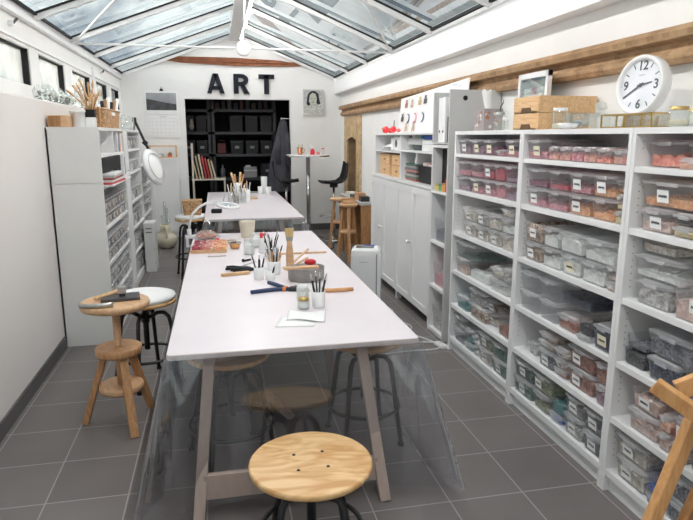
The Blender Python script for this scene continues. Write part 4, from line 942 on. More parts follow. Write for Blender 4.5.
# ------------------------------------------------------------------ left shelving
M_lab2 = M_paper
def unit(name, label, y0, y1, zt, rows, seam=None, X0=-1.305, X1=-.965, closed_side=True):
    t = thing(name, label, 'shelf', (X1, y0, 0)); W = y1-y0; D = X1-X0; th = .022
    m = MB()
    if seam: m.box(-D, 0, 0, th, 0, seam-.004).box(-D, 0, 0, th, seam+.004, zt).box(-D, 0, .009, th, seam-.004, seam+.004)
    else: m.box(-D, 0, 0, th, 0, zt)
    m.build('side_panel', M_offw, t)
    MB().box(-D, 0, W-th, W, 0, zt).build('side_panel', M_offw, t)
    MB().box(-D, -D+.01, 0, W, 0, zt-.01).build('back_panel', M_offw, t)
    for z in rows: MB().box(-D+.01, -.004, th, W-th, z-.025, z).build('shelf', M_white, t)
    MB().box(-D, 0, th, W-th, zt-.025, zt).build('top_panel', M_offw, t)
    MB().box(-.03, -.012, th, W-th, 0, rows[0]-.025).build('plinth', M_offw, t)
    return t
rz_ = [.09, .39, .69, 1.0, 1.34, 1.60]
t = unit('tall_shelf_unit', 'tall off-white shelf unit beside the left wall, side panel facing the room', 5.22, 6.55, 1.82, rz_, seam=1.372, X1=-.91)
MB().box(-.38, -.004, .70, .72, 1.60, 1.795).build('divider', M_white, t)
t = unit('tall_shelf_unit', 'middle tall left shelf unit behind the closed white door', 7.24, 8.34, 1.82, rz_)
t = unit('low_shelf_unit', 'lower white shelf unit farthest along the left wall', 8.35, 9.46, 1.36, rz_[:4]+[1.1])
t = thing('door_cabinet', 'narrow white cabinet with a full-height door between the left shelf units', 'cabinet', (-.965, 6.64, 0))
MB().box(-.34, -.02, 0, .58, 0, 1.80).build('carcass', M_offw, t)
dr = MB().box(-.02, 0, .004, .576, .08, 1.36).build('door', M_white, t, bevel=.004); MB().box(-.02, -.0, .004, .576, 1.375, 1.79).build('door', M_white, t, bevel=.004)
MB().lathe([(.01, 0), (.01, .02), (.018, .03), (0, .036)], (0, .06, .66), 12, axis=Matrix.Rotation(PI/2, 4, 'Y')).build('knob', M_metalw, dr)
# binders/boxes in the upper rows of the near left unit
XF = -.97
t = thing('magazine_file', 'grey-and-white file box in the top row of the near left shelf unit', 'file box', (-1.02, 5.30, 1.601)); MB().box(-.22, 0, 0, .09, 0, .18).build('box_body', M_grey, t); MB().box(-.22, 0, .10, .19, 0, .18).build('box_body', M_skirt, t)
t = thing('magazine_file', 'white curved file holder in the top row, near left shelf unit', 'file box', (-1.02, 5.56, 1.601)); MB().prism([(0, 0), (.2, 0), (.2, .17), (.12, .15), (.02, .07)], (-.2, 0, 0), (1, 0, 0), (0, 0, 1), (0, .16, 0)).build('box_body', M_paper, t)
tag(MB().box(-1.2, -.98, 5.98, 6.12, 1.601, 1.76).build('black_box', M_black, bevel=.003), 'small black box past the divider in the top row', 'box')
for i, (c, nm) in enumerate((((.7, .7, .72), 'white'), ((.08, .15, .3), 'blue'), ((.6, .3, .12), 'orange-brown'), ((.75, .73, .7), 'cream'))):
    tag(MB().box(-1.15, -.92, 6.20+.07*i, 6.26+.07*i, 1.601, 1.79-.02*(i % 2)).build('book', pm('lb_'+nm, c, .5), bevel=.002), nm+' upright book in the top row of the near left shelf unit', 'book', 'upright books on the left')
t = thing('letter_tray', 'thin white pull-out tray on the near left shelf, under the black case', 'tray', (-.91, 5.27, 1.341)); MB().box(-.35, .07, 0, 1.15, 0, .010).build('tray_board', M_white, t); MB().box(-.36, -.35, 0, 1.15, -.0, .05).build('tray_back', M_white, t)
t = thing('black_case', 'black flat case with a white end standing on the near left shelf', 'case', (-.91, 5.28, 1.352))
MB().box(-.32, .0, 0, .97, .095, .218).box(-.32, .0, .72, .97, 0, .095).build('case_body', M_black, t, bevel=.005); MB().box(-.29, .03, .98, 1.06, .0, .22).build('case_end', M_paper, t, bevel=.003); MB().box(.03, .033, 1.01, 1.03, .03, .2).build('print_strip', M_skirt, t)
tag(MB().tube([(-.96, 5.45, 1.578), (-.93, 5.52, 1.584), (-.96, 5.62, 1.578)], .008).build('red_strap', M_red), 'red loop lying on the black case on the left shelf', 'strap')
for i in range(5):
    c = ((.55, .08, .08), (.78, .78, .76), (.35, .1, .08), (.5, .5, .5), (.85, .85, .84))[i]
    tag(MB().rbox((-.93, 5.63, 1.352+.009+.0178*i), .17, .64-.03*i, .015, rz=.02*(i-2)).build('magazine', pm('lm%d' % i, c, .6)), ('dark red', 'cream white', 'maroon', 'grey', 'top white')[i]+' magazine on the thin white tray at the left', 'magazine', 'magazines on the white tray')
# small labelled boxes on the left
def left_boxes(y0, y1, n, z, h, layers, unitname, rowname, conts):
    xc = -1.03 if unitname == 'near' else -1.09
    w_ = (y1-y0)/n
    for l in range(layers):
        for i in range(n):
            c = conts[(i+l*2) % len(conts)]
            yy0, yy1 = y0+w_*i+.004, y0+w_*(i+1)-.004
            hh_ = h/layers-.004
            t = thing('small_storage_box', 'small clear box of %s bits, %s %s, %s row, %s left unit' % (c, ORD[i].replace('leftmost', 'first'), ('lower', 'upper')[l] if layers > 1 else 'along', rowname, unitname), 'box', (xc, (yy0+yy1)/2, z+l*(hh_+.003)+.001), group='small boxes on the left shelves')
            hx, hy = .11, (yy1-yy0)/2
            MB().rrect([(0, hx*.92, hy*.92, .01), (hh_-.01, hx, hy, .01)], n=2, cap1=False).build('tub_body', M_plastic, t)
            MB().rrect([(hh_-.012, hx+.002, hy+.002, .01), (hh_, hx, hy, .01)], n=2).build('lid', M_lid, t)
            MB().rrect([(.004, hx*.85, hy*.85, .01), (hh_*.6, hx*.86, hy*.86, .01)], n=2).build('contents', chips('pieces_'+c, *CC[c], 70), t)
            MB().box(hx-.001, hx+.002, -hy*.4, hy*.4, hh_*.3, hh_*.7).build('paper_label', pm('grey_label', (.50, .48, .46), .7), t)
left_boxes(5.26, 6.51, 7, 1.0, .23, 2, 'near', 'fourth', ['brown', 'beige', 'slate', 'brown'])
left_boxes(5.26, 6.51, 7, .69, .22, 2, 'near', 'third', ['slate', 'brown', 'grey'])
left_boxes(5.26, 6.51, 7, .39, .21, 2, 'near', 'second', ['grey', 'beige', 'slate'])
left_boxes(5.26, 6.51, 6, .09, .20, 1, 'near', 'bottom', ['slate', 'grey'])
for k, (z, rn) in enumerate(((.09, 'bottom'), (.39, 'second'), (.69, 'third'), (1.0, 'fourth'), (1.34, 'fifth'), (1.60, 'top'))):
    left_boxes(7.30, 8.30, 4, z, (.2, .15, .22, .16, .14, .15)[k], 1, 'middle', rn, ['grey', 'white', 'slate', 'beige'])
for k, (z, rn) in enumerate(((.09, 'bottom'), (.39, 'second'), (.69, 'third'), (1.0, 'fourth'), (1.1, 'top'))):
    if k == 3: continue
    left_boxes(8.40, 9.42, 4, z, (.15, .2, .18, .1, .16)[k], 1, 'far', rn, ['white', 'grey', 'slate'])

# on top of the near left unit (z=1.82)
ZC = 1.8205
t = thing('wooden_box', 'small plain light wooden box at the corner of the left shelf unit', 'box', (-1.215, 5.33, ZC)); MB().box(-.075, .075, -.07, .10, 0, .09).build('box_body', M_beechl, t, bevel=.003); MB().box(-.072, .02, -.0715, -.07, .004, .086).build('front_face', M_walnut, t)
t = thing('white_bucket', 'white plastic bucket with a rolled rim on the left shelf unit', 'bucket', (-1.08, 5.45, ZC)); MB().lathe([(.068, 0), (.08, .12), (.086, .12), (.086, .135), (.078, .135), (.066, .008), (0, .006)], n=28, cap=False).build('bucket_body', M_cupw, t)
t = thing('brush_pot', 'black-and-white square pot stuffed with brushes on the left shelf unit', 'pot', (-.995, 5.42, ZC)); MB().box(-.035, .035, -.035, .035, 0, .08).build('pot_base', M_cupw, t); MB().box(-.037, .037, -.037, .037, .08, .14).build('pot_top', M_black, t)
rnd = random.Random(5)
for i in range(14):
    a = rnd.uniform(-.05, .04)-(.06 if i < 6 else -.02); b = rnd.uniform(-.05, .12); L = rnd.uniform(.13, .24)
    if i < 6: a -= .05; L = .25-.02*i
    x0, y0 = -.995+rnd.uniform(-.02, .02), 5.42+rnd.uniform(-.02, .02)
    t = thing('paint_brush', 'wooden brush standing in the black-and-white pot', 'brush', (x0, y0, ZC+.141), group='brushes in the black-and-white pot')
    MB().tube([(0, 0, 0), (a*.7, b*.7, L*.75)], .006, 6).build('handle', M_pine if i % 3 else M_walnut, t)
    MB().tube([(a*.7, b*.7, L*.75), (a*.82, b*.82, L*.88), (a, b, L)], [.007, .011, .006], 6).build('bristles', M_beechl if i % 2 else M_pine, t)
t = thing('wicker_basket', 'rectangular wicker basket with a white label on the left shelf unit', 'basket', (-1.0, 6.06, ZC))
MB().rrect([(0, .07, .42, .03), (.15, .08, .45, .03), (.16, .09, .46, .03), (.17, .08, .45, .03), (.16, .07, .44, .03), (.02, .06, .42, .03)], cap1=True).build('basket_body', M_wicker, t)
MB().box(.079, .084, -.08, .12, .115, .145).build('paper_label', M_paper, t)
for i in range(6):
    tag(MB().tube([(-1.02+.01*i, 6.2+.05*i, ZC+.03), (-1.04+.02*i, 6.25+.06*i, ZC+.25+.02*(i % 3))], [.008, .018], 8).build('brush_tool', (M_black, M_walnut, M_paper)[i % 3]), ('black', 'brown', 'white')[i % 3]+' tool handle sticking out of the wicker basket', 'tool', 'tools in the wicker basket %s' % ('black', 'brown', 'white')[i % 3])
tag(MB().box(-.96, -.945, 5.52, 5.575, ZC, ZC+.17).build('wood_board', M_walnut), 'upright brown wood strip between the brush pot and the basket', 'board')
jar('spice_jar', 'glass jar of reddish-brown stuff beside the wicker basket', (-1.08, 6.70, 1.802), .055, .15, M_steel, chips('rust_bits', (.3, .1, .05), (.55, .25, .15), 60), .8)
for i, (y, r_) in enumerate(((7.35, .05), (7.65, .06), (8.0, .05))):
    jar('glass_jar', '%s pale glass jar on top of the middle left shelf unit' % ('nearest', 'middle', 'farthest')[i], (-1.02, y, ZC), r_, .17, None, M_lid if i == 1 else None, .5)
# ledge things
rnd = random.Random(11)
for i, y in enumerate((5.75, 6.1, 6.45, 6.75)):
    t = thing('glass_cloche', 'low glass bowl with grey dried leaves on the ledge, %s' % ('nearest', 'second', 'third', 'farthest')[i], 'bowl', (-1.42, y, 2.031), group='glass bowls on the ledge')
    MB().lathe([(.04, 0), (.085, .04), (.09, .10), (.06, .145), (.055, .15)], n=22, cap=False).build('glass_wall', M_glass, t)
    m = MB()
    for k in range(24):
        m.rbox((rnd.uniform(-.05, .05), rnd.uniform(-.05, .05), rnd.uniform(.02, .09)), .03, .016, .002, rnd.uniform(0, 6), rnd.uniform(-1, 1), rnd.uniform(-1, 1))
    m.build('dried_leaves', pm('grey_leaves', (.22, .23, .22), .8, .3), t)
t = thing('star_ornament', 'pale grey star ornament standing on the ledge before the third window', 'ornament', (-1.43, 7.3, 2.031))
MB().prism([((.13 if k % 2 else .05)*math.sin(k*PI/5), .13+(.13 if k % 2 else .05)*math.cos(k*PI/5)) for k in range(10)], (0, 0, 0), (0, 1, 0), (0, 0, 1), (.02, 0, 0)).build('star', M_grey, t); MB().box(-.01, .03, -.03, .03, 0, .03).build('stand', M_grey, t)
for i in range(3): jar('glass_jar', '%s small clear jar on the ledge below the far windows' % ('nearest', 'middle', 'farthest')[i], (-1.42, 8.7+.35*i, 2.031), .05, .16, M_blackm if i else M_white)
t = thing('lamp_shade', 'blue-grey cone lamp behind the nearest left window', 'lamp', (-1.9, 6.52, 2.022))
MB().lathe([(.20, .12), (.10, .40)], n=28, cap=False).build('shade', pm('shade_blue', (.22, .27, .36), .8), t); MB().lathe([(.07, 0), (.07, .015), (.012, .03), (.012, .3)], n=14).build('stand', M_metalw, t)

# ring lamp head on black arm, near the low unit
t = thing('studio_lamp', 'tilted white oval lamp head on a black arm beside the left shelves', 'lamp', (-1.10, 8.6, 1.361))
ax = Matrix.Translation((.27, -.05, -.02)) @ Vector((.90, -.36, .30)).to_track_quat('Z', 'Y').to_matrix().to_4x4()
MB().lathe([(.0, -.02), (.20, -.03), (.245, -.015), (.25, .01), (.235, .03), (.10, .05), (0, .055)], n=36, axis=ax, cap=False).build('lamp_head', M_cupw, t)
MB().lathe([(.17, .048), (.178, .054), (.186, .044)], n=36, axis=ax, cap=False).build('rim_ring', M_grey, t)
MB().cyl((0, 0, 0), .05, .02).build('base', M_blackm, t)
MB().tube([(0, 0, .02), (.06, .0, .60)], .014).tube([(.06, 0, .60), (.22, 0, .20)], .018).tube([(.22, 0, .20), (.26, 0, .05)], .014).build('arm', M_blackm, t)
MB().rbox((.18, -.02, .30), .06, .05, .06, ry=.8).build('joint', M_blackm, t); MB().rbox((.06, 0, .60), .05, .05, .06).build('joint', M_blackm, t)
# white slotted case on the floor
t = thing('white_metal_case', 'tall white metal case with two slots standing by the low shelf', 'case', (-.885, 8.05, 0), rz=0)
MB().box(-.07, .065, 0, .28, 0, .65).build('case_body', M_offw, t, bevel=.006)
for z in (.57, .52): MB().box(-.045, .03, -.003, 0, z, z+.012).build('slot', M_skirt, t)
for z in (.3, .12): MB().box(.05, .06, -.003, 0, z, z+.01).build('screw', M_skirt, t)
# vase with glass tubes
t = thing('floor_vase', 'round cream ceramic vase with a handle on the floor', 'vase', (-.83, 9.85, 0))
MB().lathe([(.08, 0), (.13, .03), (.175, .10), (.175, .16), (.13, .22), (.085, .25), (.085, .30), (.09, .37), (.078, .37), (.07, .26), (0, .24)], n=32, cap=False).build('vase_body', pm('cream_ceramic', (.64, .58, .45), .35, .05), t)
MB().tube([(.0, -.085, .34), (.02, -.14, .33), (.03, -.185, .26), (.02, -.18, .18)], .014).build('handle', MATS['cream_ceramic'], t)
for i, (x, y, h) in enumerate(((-.05, 0, .52), (.0, .03, .74), (.03, -.02, .64), (.05, .02, .45))):
    tag(MB().tube([(-.83+x*.6, 9.85+y, .25), (-.83+x, 9.85+y, h)], .022, 10).build('glass_tube', M_glass), '%s clear glass tube standing in the cream vase' % ('leftmost', 'tallest', 'second tallest', 'rightmost')[i], 'tube', 'glass tubes in the vase')
# white cupboard at the back and its tray
t = thing('tall_cupboard', 'white single-door cupboard against the back wall under the calendar', 'cupboard', (-1.10, 10.88, 0))
MB().box(-.18, .46, .01, .30, .0, 1.35).build('carcass', M_white, t)
m = MB().box(.0, .45, -.01, .01, .10, 1.34); f = .05
m.box(.0, f, -.026, -.01, .1, 1.34).box(.45-f, .45, -.026, -.01, .1, 1.34).box(f, .45-f, -.026, -.01, .1, .1+f).box(f, .45-f, -.026, -.01, 1.34-f, 1.34)
m.build('door', M_white, t); MB().box(-.18, .46, -.03, .3, 1.35, 1.38).build('top_board', M_white, t)
t = thing('handled_tray', 'pale wooden tray with papers on the back cupboard', 'tray', (-.89, 11.0, 1.381), rz=.05)
MB().box(-.22, .22, -.10, .10, 0, .012).build('tray_base', M_pine, t)
for s_ in (-1, 1): MB().tube([(s_*.22, -.09, .01), (s_*.22, -.08, .20), (s_*.22, .08, .20), (s_*.22, .09, .01)], .012).build('end_handle', M_pine, t)
MB().bar((-.22, -.08, .20), (.22, -.08, .20), .02).build('rail', M_pine, t)
tag(MB().rbox((-.94, 11.0, 1.43), .24, .12, .05, ry=.1).build('papers', chips('tray_papers', (.4, .42, .45), (.85, .85, .85), 16)), 'grey and white papers lying in the wooden tray', 'papers')
tag(MB().rbox((-.80, 10.98, 1.411), .12, .05, .03).build('red_packet', pm('red_packet', (.6, .12, .06), .5)), 'red packet at the right of the wooden tray', 'packet')
tag(MB().ball((-.78, 11.04, 1.44), .035).build('ball', M_walnut), 'dark brown ball of string on the wooden tray', 'string')

# ------------------------------------------------------------------ stools
def metal_stool(loc, rz, label, seat=M_ply, seat_r=.225, H_=.52, spread=.25, cushion=False, bolts=True, group='black-legged screw stools', base_r=None, top=.10):
    t = thing('screw_stool', label, 'stool', loc, rz, group=group)
    MB().lathe([(seat_r-.012, H_-.028), (seat_r-.003, H_-.024), (seat_r, H_-.012), (seat_r-.002, H_-.003), (seat_r-.008, H_)], n=56).build('seat', seat, t)
    if bolts:
        for k in range(4):
            a = PI/4+k*PI/2+.15; MB().lathe([(.0075, 0), (.006, .003), (0, .003)], (.085*math.cos(a), .085*math.sin(a), H_), 12, cap=False).build('bolt', M_blackm, t)
    MB().cyl((0, 0, H_-.034), .09, .006, 24).cyl((0, 0, H_*.40), .02, H_*.58, 14).cyl((0, 0, H_-.17), .03, .07, 18).build('screw_post', M_blackm, t)
    for k in range(4):
        a = k*PI/2+PI/4; ca, sa = math.cos(a), math.sin(a); pts = []
        prof = [(.028, H_-.135), (.09, H_-.10), (.135, H_-.10), (.165, H_-.13), (.178, H_-.19), (spread*.86, H_*.35), (spread, .012)]
        for q in range(len(prof)): pts.append((prof[q][0]*ca, prof[q][0]*sa, prof[q][1]))
        lg = MB().tube(pts, .0145, 10).build('leg', M_blackm, t)
        MB().cyl((spread*ca, spread*sa, 0), .017, .018, 12).build('foot_cap', M_black, lg)
    zr = H_*.34; rr = spread*.87
    MB().tube([(rr*math.cos(2*PI*k/40), rr*math.sin(2*PI*k/40), zr) for k in range(40)], .011, 8, closed=True).build('footrest_ring', M_blackm, t)
    if cushion: MB().lathe([(seat_r*.93, H_), (seat_r*.99, H_+.012), (seat_r*.97, H_+.03), (seat_r*.8, H_+.042), (0, H_+.045)], n=40, cap=False).build('cushion', pm('white_cushion', (.84, .83, .82), .9, .03, 8, bump=.1), t)
    return t
metal_stool((.325, 2.21, 0), -.12, 'round plywood stool with four bolts, alone in front of the plastic-draped table', H_=.455, seat_r=.252, spread=.24)
metal_stool((.025, 3.12, 0), .3, 'black-legged stool under the left front corner of the near table', H_=.62, spread=.26)
metal_stool((.79, 3.2, 0), .1, 'black-legged stool under the right front corner of the near table', H_=.62, spread=.24)
metal_stool((-.54, 4.32, 0), .6, 'stool with a white cushion beside the near table, behind the wooden sculpting stand', H_=.62, spread=.24, cushion=True, bolts=False, seat_r=.22)
metal_stool((.35, 4.9, 0), .5, 'black-legged stool deep under the middle of the near table', H_=.60, spread=.26)
metal_stool((-.34, 7.75, 0), .2, 'stool carrying the wicker box beside the far table', H_=.74, spread=.24, bolts=False, seat_r=.20, cushion=True)

def tripod_stand(loc, rz, label, H_=.76, top_r=.215, post=True, z1=.49, z2=.25, r1=.145, r2=.135, spread=.215, group=None):
    t = thing('sculpting_stand' if post else 'wooden_stool', label, 'stand' if post else 'stool', loc, rz, group=group)
    MB().lathe([(top_r*.86, H_-.045), (top_r*.97, H_-.036), (top_r, H_-.018), (top_r*.985, H_-.004), (top_r*.95, H_)], n=48).build('top_disc', M_beechl, t)
    if post:
        MB().cyl((0, 0, .20), .023, H_-.24, 20).build('post', M_beechl, t)
        MB().lathe([(r1*.97, z1-.045), (r1, z1-.035), (r1, z1-.008), (r1*.97, z1)], n=36).build('upper_disc', M_beech, t)
    MB().lathe([(r2*.97, z2-.04), (r2, z2-.03), (r2, z2-.008), (r2*.97, z2)], n=36).build('lower_disc', M_beechl, t)
    zt = (z1-.04) if post else H_-.04
    for k in range(3):
        a = 2*PI*k/3; ca, sa = math.cos(a), math.sin(a)
        MB().bar((spread*ca, spread*sa, 0), (r1*.62*ca, r1*.62*sa, zt), .048, .036, up=(ca, sa, 0.001)).build('leg', M_beech, t, bevel=.003)
    return t
tripod_stand((-.628, 3.68, 0), math.radians(-68), 'three-legged wooden sculpting stand with a round top, left of the near table', H_=.785, top_r=.20, z1=.50, z2=.26, r1=.135, r2=.13, spread=.235)
# on the stand: steel stake on a dark base plate, ring mandrel hammer
zt = .7855
t = thing('bench_block', 'small steel cube on a dark square bench plate on the wooden stand', 'block', (-.59, 3.72, zt), rz=.15)
MB().box(-.12, .10, -.07, .07, 0, .018).build('base_plate', pm('dark_plate', (.05, .048, .05), .4, .1), t, bevel=.003); MB().rrect([(.018, .018, .018, .006), (.035, .016, .016, .006)]).build('neck', M_darkm, t)
MB().box(-.025, .025, -.025, .025, .035, .08).build('steel_cube', M_steel, t, bevel=.004)
t = thing('steel_arc_tool', 'curved brushed-steel strip along the front rim of the wooden stand', 'tool', (-.70, 3.585, zt), rz=-.08)
m = MB().grid(lambda a, b: (-.10+.19*a, .05-.12*math.sin(PI*(.28+.44*a)), .0+.030*b), 16, 1); m.build('strip', M_steel, t, solid=.004)
tag(MB().tube([(-.74, 3.68, zt+.016), (-.64, 3.80, zt+.024), (-.60, 3.85, zt+.02)], [.011, .015, .012], 10).build('mallet_handle', M_pine), 'pale wooden tool handle lying behind the dark bench plate', 'handle')

# ------------------------------------------------------------------ tables
def table(loc, rz, W, L, Hh, label, name='work_table'):
    """origin at the near left corner of the top"""
    t = thing(name, label, 'table', loc, rz)
    m = MB(); m.rrect([(Hh-.028, W/2-.003, L/2-.003, .02), (Hh-.024, W/2, L/2, .022), (Hh-.003, W/2, L/2, .022), (Hh, W/2-.003, L/2-.003, .02)], n=4, c=(W/2, L/2, 0))
    tp = m.build('tabletop', [M_tedge, M_ttop], t)
    tp.data.polygons[-1].material_index = 1
    for k, y in enumerate((.09, L*.36, L*.64, L-.10)):
        yb = y-.21 if k == 0 else (y+.12 if k == 3 else y)
        for sx in (-1, 1):
            xt = W/2-.045+sx*.365; xb = W/2-.045+sx*.445
            MB().bar((xb, yb, 0), (xt, y, Hh-.028), .052, .046, up=(0, 1, 0)).build('leg', M_legw, t, bevel=.003)
        if k in (0, 3):
            ym = yb+(y-yb)*.2
            MB().box(W/2-.045-.415, W/2-.045+.415, ym-.012, ym+.018, .095, .215).build('cross_rail', M_legw, t)
        if k == 0: MB().bar((.28, 1.0, .40), (.66, .84, .0), .045, .03, up=(0, 1, 0)).build('diagonal_brace', M_legw, t)
        if k == 0: MB().box(.16, W-.16, y+.02, y+.045, Hh-.13, Hh-.028).build('apron_rail', M_legw, t) if name == 'far' else None
    for sx in (-1, 1): MB().box(W/2+sx*(W/2-.24)-.015, W/2+sx*(W/2-.24)+.015, .12, L-.12, Hh-.08, Hh-.028).build('side_rail', M_legw, t)
    return t
TZ = .78
table((-.259, 2.672, 0), -.002, 1.20, 3.48, TZ, 'long near work table with a pinkish-white top and taupe legs')
table((-.165, 7.25, 0), 0, 1.19, 3.6, TZ, 'long far work table in front of the black opening')
# clear vinyl sheet over the near table: top skin is part of the sheet, sides hang to the floor
def sheet(x0, x1, y0, y1, z, label, drop=.74, back=True, flare=.09, sides=(1, 1)):
    m = MB()
    x0 -= .004; x1 += .004; y0 -= .004; y1 += .004; W = x1-x0; L = y1-y0
    def rip(s, ph): return .012*math.sin(s*17+ph)+.008*math.sin(s*41+ph*2)
    def front(a, b):
        e = 1-min(1, min(a, 1-a)/.16)          # 1 at the corners
        out = b*flare*(.8+.9*e) + b**.8*rip(a*W, 1)*(.06+2.6*e*e)
        return (x0+W*a+(a-.5)*2*b*.075*1.2*e, y0-out, z-b*drop*(1+.03*math.sin(a*9)))
    m.grid(front, 90, 14)
    def sidef(sg):
        def f(a, b):
            e = 1-min(1, a/.08)
            out = b*.05+b**.8*rip(a*L, 3)*(1.0+1.2*e)+b*.05*e
            return ((x1+out if sg > 0 else x0-out), y0+L*a-b*.10*e, z-b*drop*(1+.04*math.sin(a*14)))
        return f
    if sides[0]: m.grid(sidef(-1), 110, 10)
    if sides[1]: m.grid(sidef(1), 110, 10)
    # corner gussets: folded cloth between front and side
    for sg in (-1, 1):
        xc = x0 if sg < 0 else x1
        def gus(a, b):
            if sg < 0: A = Vector(front(0, b)); Bp = Vector(sidef(-1)(0, b))
            else: A = Vector(front(1, b)); Bp = Vector(sidef(1)(0, b))
            P = A.lerp(Bp, a); P += Vector((sg*.07, -.05, 0))*b*math.sin(PI*a)*(1+.6*math.sin(9*a)); return tuple(P)
        m.grid(gus, 12, 12)
    o = m.build('clear_table_sheet', M_sheet)
    return tag(o, label, 'table cover')
sheet(-.261, .943, 2.666, 6.156, .778, 'clear plastic sheet hanging over the edges of the near table', drop=.70)
sheet(-.165, 1.025, 7.25, 10.85, .775, 'clear plastic sheet hanging over the edges of the far table', drop=.55)

# ------------------------------------------------------------------ things on the near table
Z = TZ+.001
t = thing('mosaic_sample_board', 'rectangular board covered in pink-to-orange mosaic pieces at the far left of the table', 'board', (-.085, 5.30, Z), rz=-.05)
MB().box(-.15, .15, -.20, .20, 0, .028).build('board', M_beechl, t)
m = MB(); rnd = random.Random(8)
for i in range(11):
    for j in range(13):
        x = -.14+.0255*i; y = -.19+.029*j
        k = (i+rnd.uniform(-2, 2))/11; m.mat(0 if k < .3 else (1 if k < .6 else 2)); 
        if rnd.random() < .15: m.mat(3)
        m.rbox((x+.012, y+.012, .028+.008), .02, .022, .016+.02*rnd.random(), rnd.uniform(-.5, .5))
m.build('mosaic_pieces', [pm('msc_plum', (.45, .08, .12), .4), pm('msc_pink', (.72, .30, .26), .4), pm('msc_orange', (.85, .45, .25), .4), pm('msc_cream', (.85, .72, .62), .4)], t)['kind'] = 'stuff'
def bagf(a, b): 
    an = a*2*PI; ph = b*PI*.5; rr = (.12+.012*math.sin(5*an+3*b))*math.cos(ph)
    return (rr*math.cos(an), rr*math.sin(an)*1.1, (.07*math.sin(ph)*(1+.2*math.sin(3*an))))
t = thing('bag_of_tiles', 'crumpled clear bag of red-brown bits behind the mosaic board', 'bag', (-.12, 5.86, Z)); MB().grid(bagf, 24, 8).build('bag_skin', M_plastic, t); MB().ball((0, 0, .03), .10, 14, 8, (1, 1.05, .28)).build('contents', chips('redbrown_bits', (.3, .07, .04), (.65, .35, .25), 50), t)
tag(MB().ball((-.02, 5.63, Z+.02), .022).rbox((-.02, 5.66, Z+.01), .05, .03, .02).build('red_bead', M_red), 'bright red bead lying beside the bag of bits', 'cap')
for i in range(3): tag(MB().bar((-.01+.03*i, 5.52+.02*i, Z+.008), (.11+.02*i, 5.60-.03*i, Z+.012), .016).build('black_clip', M_black), 'black clip lying behind the mosaic board, %s' % ('left', 'middle', 'right')[i], 'clip', 'black clips')
t = thing('white_saucer', 'white dish of brownish paste behind the mosaic board', 'dish', (.11, 5.62, Z)); MB().lathe([(.05, 0), (.09, .02), (.085, .022), (.045, .006), (0, .005)], n=28, cap=False).build('dish', M_cupw, t); MB().ball((0, 0, .012), .05, 12, 6, (1, 1, .3)).build('paste', pm('paste', (.5, .33, .25), .6), t)
t = thing('amber_dish', 'small glass dish of orange liquid', 'dish', (.13, 5.27, Z)); MB().lathe([(.035, 0), (.045, .03), (.06, .055), (.055, .055), (.04, .03), (0, .004)], n=24, cap=False).build('dish_glass', M_glass, t); MB().lathe([(0, .005), (.036, .005), (.046, .04), (0, .042)], n=20, cap=False).build('liquid', pm('amber', (.85, .38, .08), .2), t)
t = thing('measuring_jug', 'large cream plastic beaker standing at the far side of the table', 'beaker', (.27, 5.88, Z)); MB().lathe([(.062, 0), (.078, .15), (.082, .155), (.074, .15), (.058, .005), (0, .004)], n=30, cap=False).build('beaker_wall', pm('cream_plastic', (.72, .66, .52), .4, .03), t); MB().lathe([(.0, .05), (.068, .05)], n=20, cap=False).build('liquid', M_cream, t)
MB().tube([(.04, -.02, .02), (.06, -.06, .25)], .004).build('spatula', M_pine, t) if 0 else None
jar('paste_jar', 'tall glass jar of white paste left of the brush pots', (.24, 4.98, Z), .045, .125, M_glass, M_paper, .85)
jar('paste_jar', 'glass jar of white paste standing just behind the taller one', (.31, 5.32, Z), .05, .12, M_glass, M_paper, .7)
t = thing('red_cap_bottle', 'white plastic bottle with a red cap', 'bottle', (.36, 5.05, Z)); MB().lathe([(.036, 0), (.038, .01), (.038, .09), (.028, .12), (.02, .13)], n=24).build('bottle_body', M_cupw, t); MB().lathe([(.026, .128), (.026, .165), (0, .167)], n=20, cap=False).build('cap', M_red, t)
def cup(name, label, x, y, r, h, m=M_cupw):
    t = thing(name, label, 'cup', (x, y, Z)); MB().lathe([(r*.86, 0), (r*.9, .004), (r, h), (r*.94, h), (r*.82, .006), (0, .005)], n=28, cap=False).build('cup_wall', m, t); return t
cup('white_cup', 'white cup of dark pens, left one of the central group', .257, 4.08, .036, .085)
cup('white_cup', 'short white cup with a black tool, front one of the central group', .33, 4.03, .035, .055)
cup('white_cup', 'white cup of brushes at the back of the central group', .375, 4.22, .048, .095)
cup('white_cup', 'white cup with black pens nearest the camera', .545, 3.31, .040, .095)
def pens(cxy, r, n, base, specs, lab, grp):
    rnd = random.Random(int(cxy[0]*1000))
    for i in range(n):
        a = 2*PI*i/n+rnd.uniform(-.3, .3); dx, dy = math.cos(a), math.sin(a); L, m, nm, rr, tip = specs[i % len(specs)]
        rb, rt = r*.25, r*1.0+L*.10
        t = thing(nm.split('|')[0], nm.split('|')[1]+' '+lab, 'tool', (cxy[0], cxy[1], Z+base), group=grp+' '+nm.split('|')[0])
        p0 = (dx*rb, dy*rb, 0); p1 = (dx*rt*.8, dy*rt*.6, L*.8); p2 = (dx*rt, dy*rt*.75, L)
        MB().tube([p0, p1], rr, 7).build('shaft', m, t); MB().tube([p1, p2], [rr*1.1, rr*.5 if tip is not M_beechl else rr*1.6], 7).build('tip', tip, t)
pens((.257, 4.08), .03, 4, .008, [(.17, M_black, 'marker_pen|black pen', .006, M_chrome), (.15, M_navy, 'ball_pen|navy pen', .006, M_paper), (.16, M_darkm, 'felt_pen|dark grey pen', .005, M_black)], 'in the left white cup of the group', 'pens in the left cup')
pens((.33, 4.03), .028, 2, .008, [(.10, M_black, 'spatula|black-tipped tool', .006, M_grey), (.09, M_paper, 'palette_knife|pale tool', .008, M_paper)], 'in the short front cup', 'tools in the short cup')
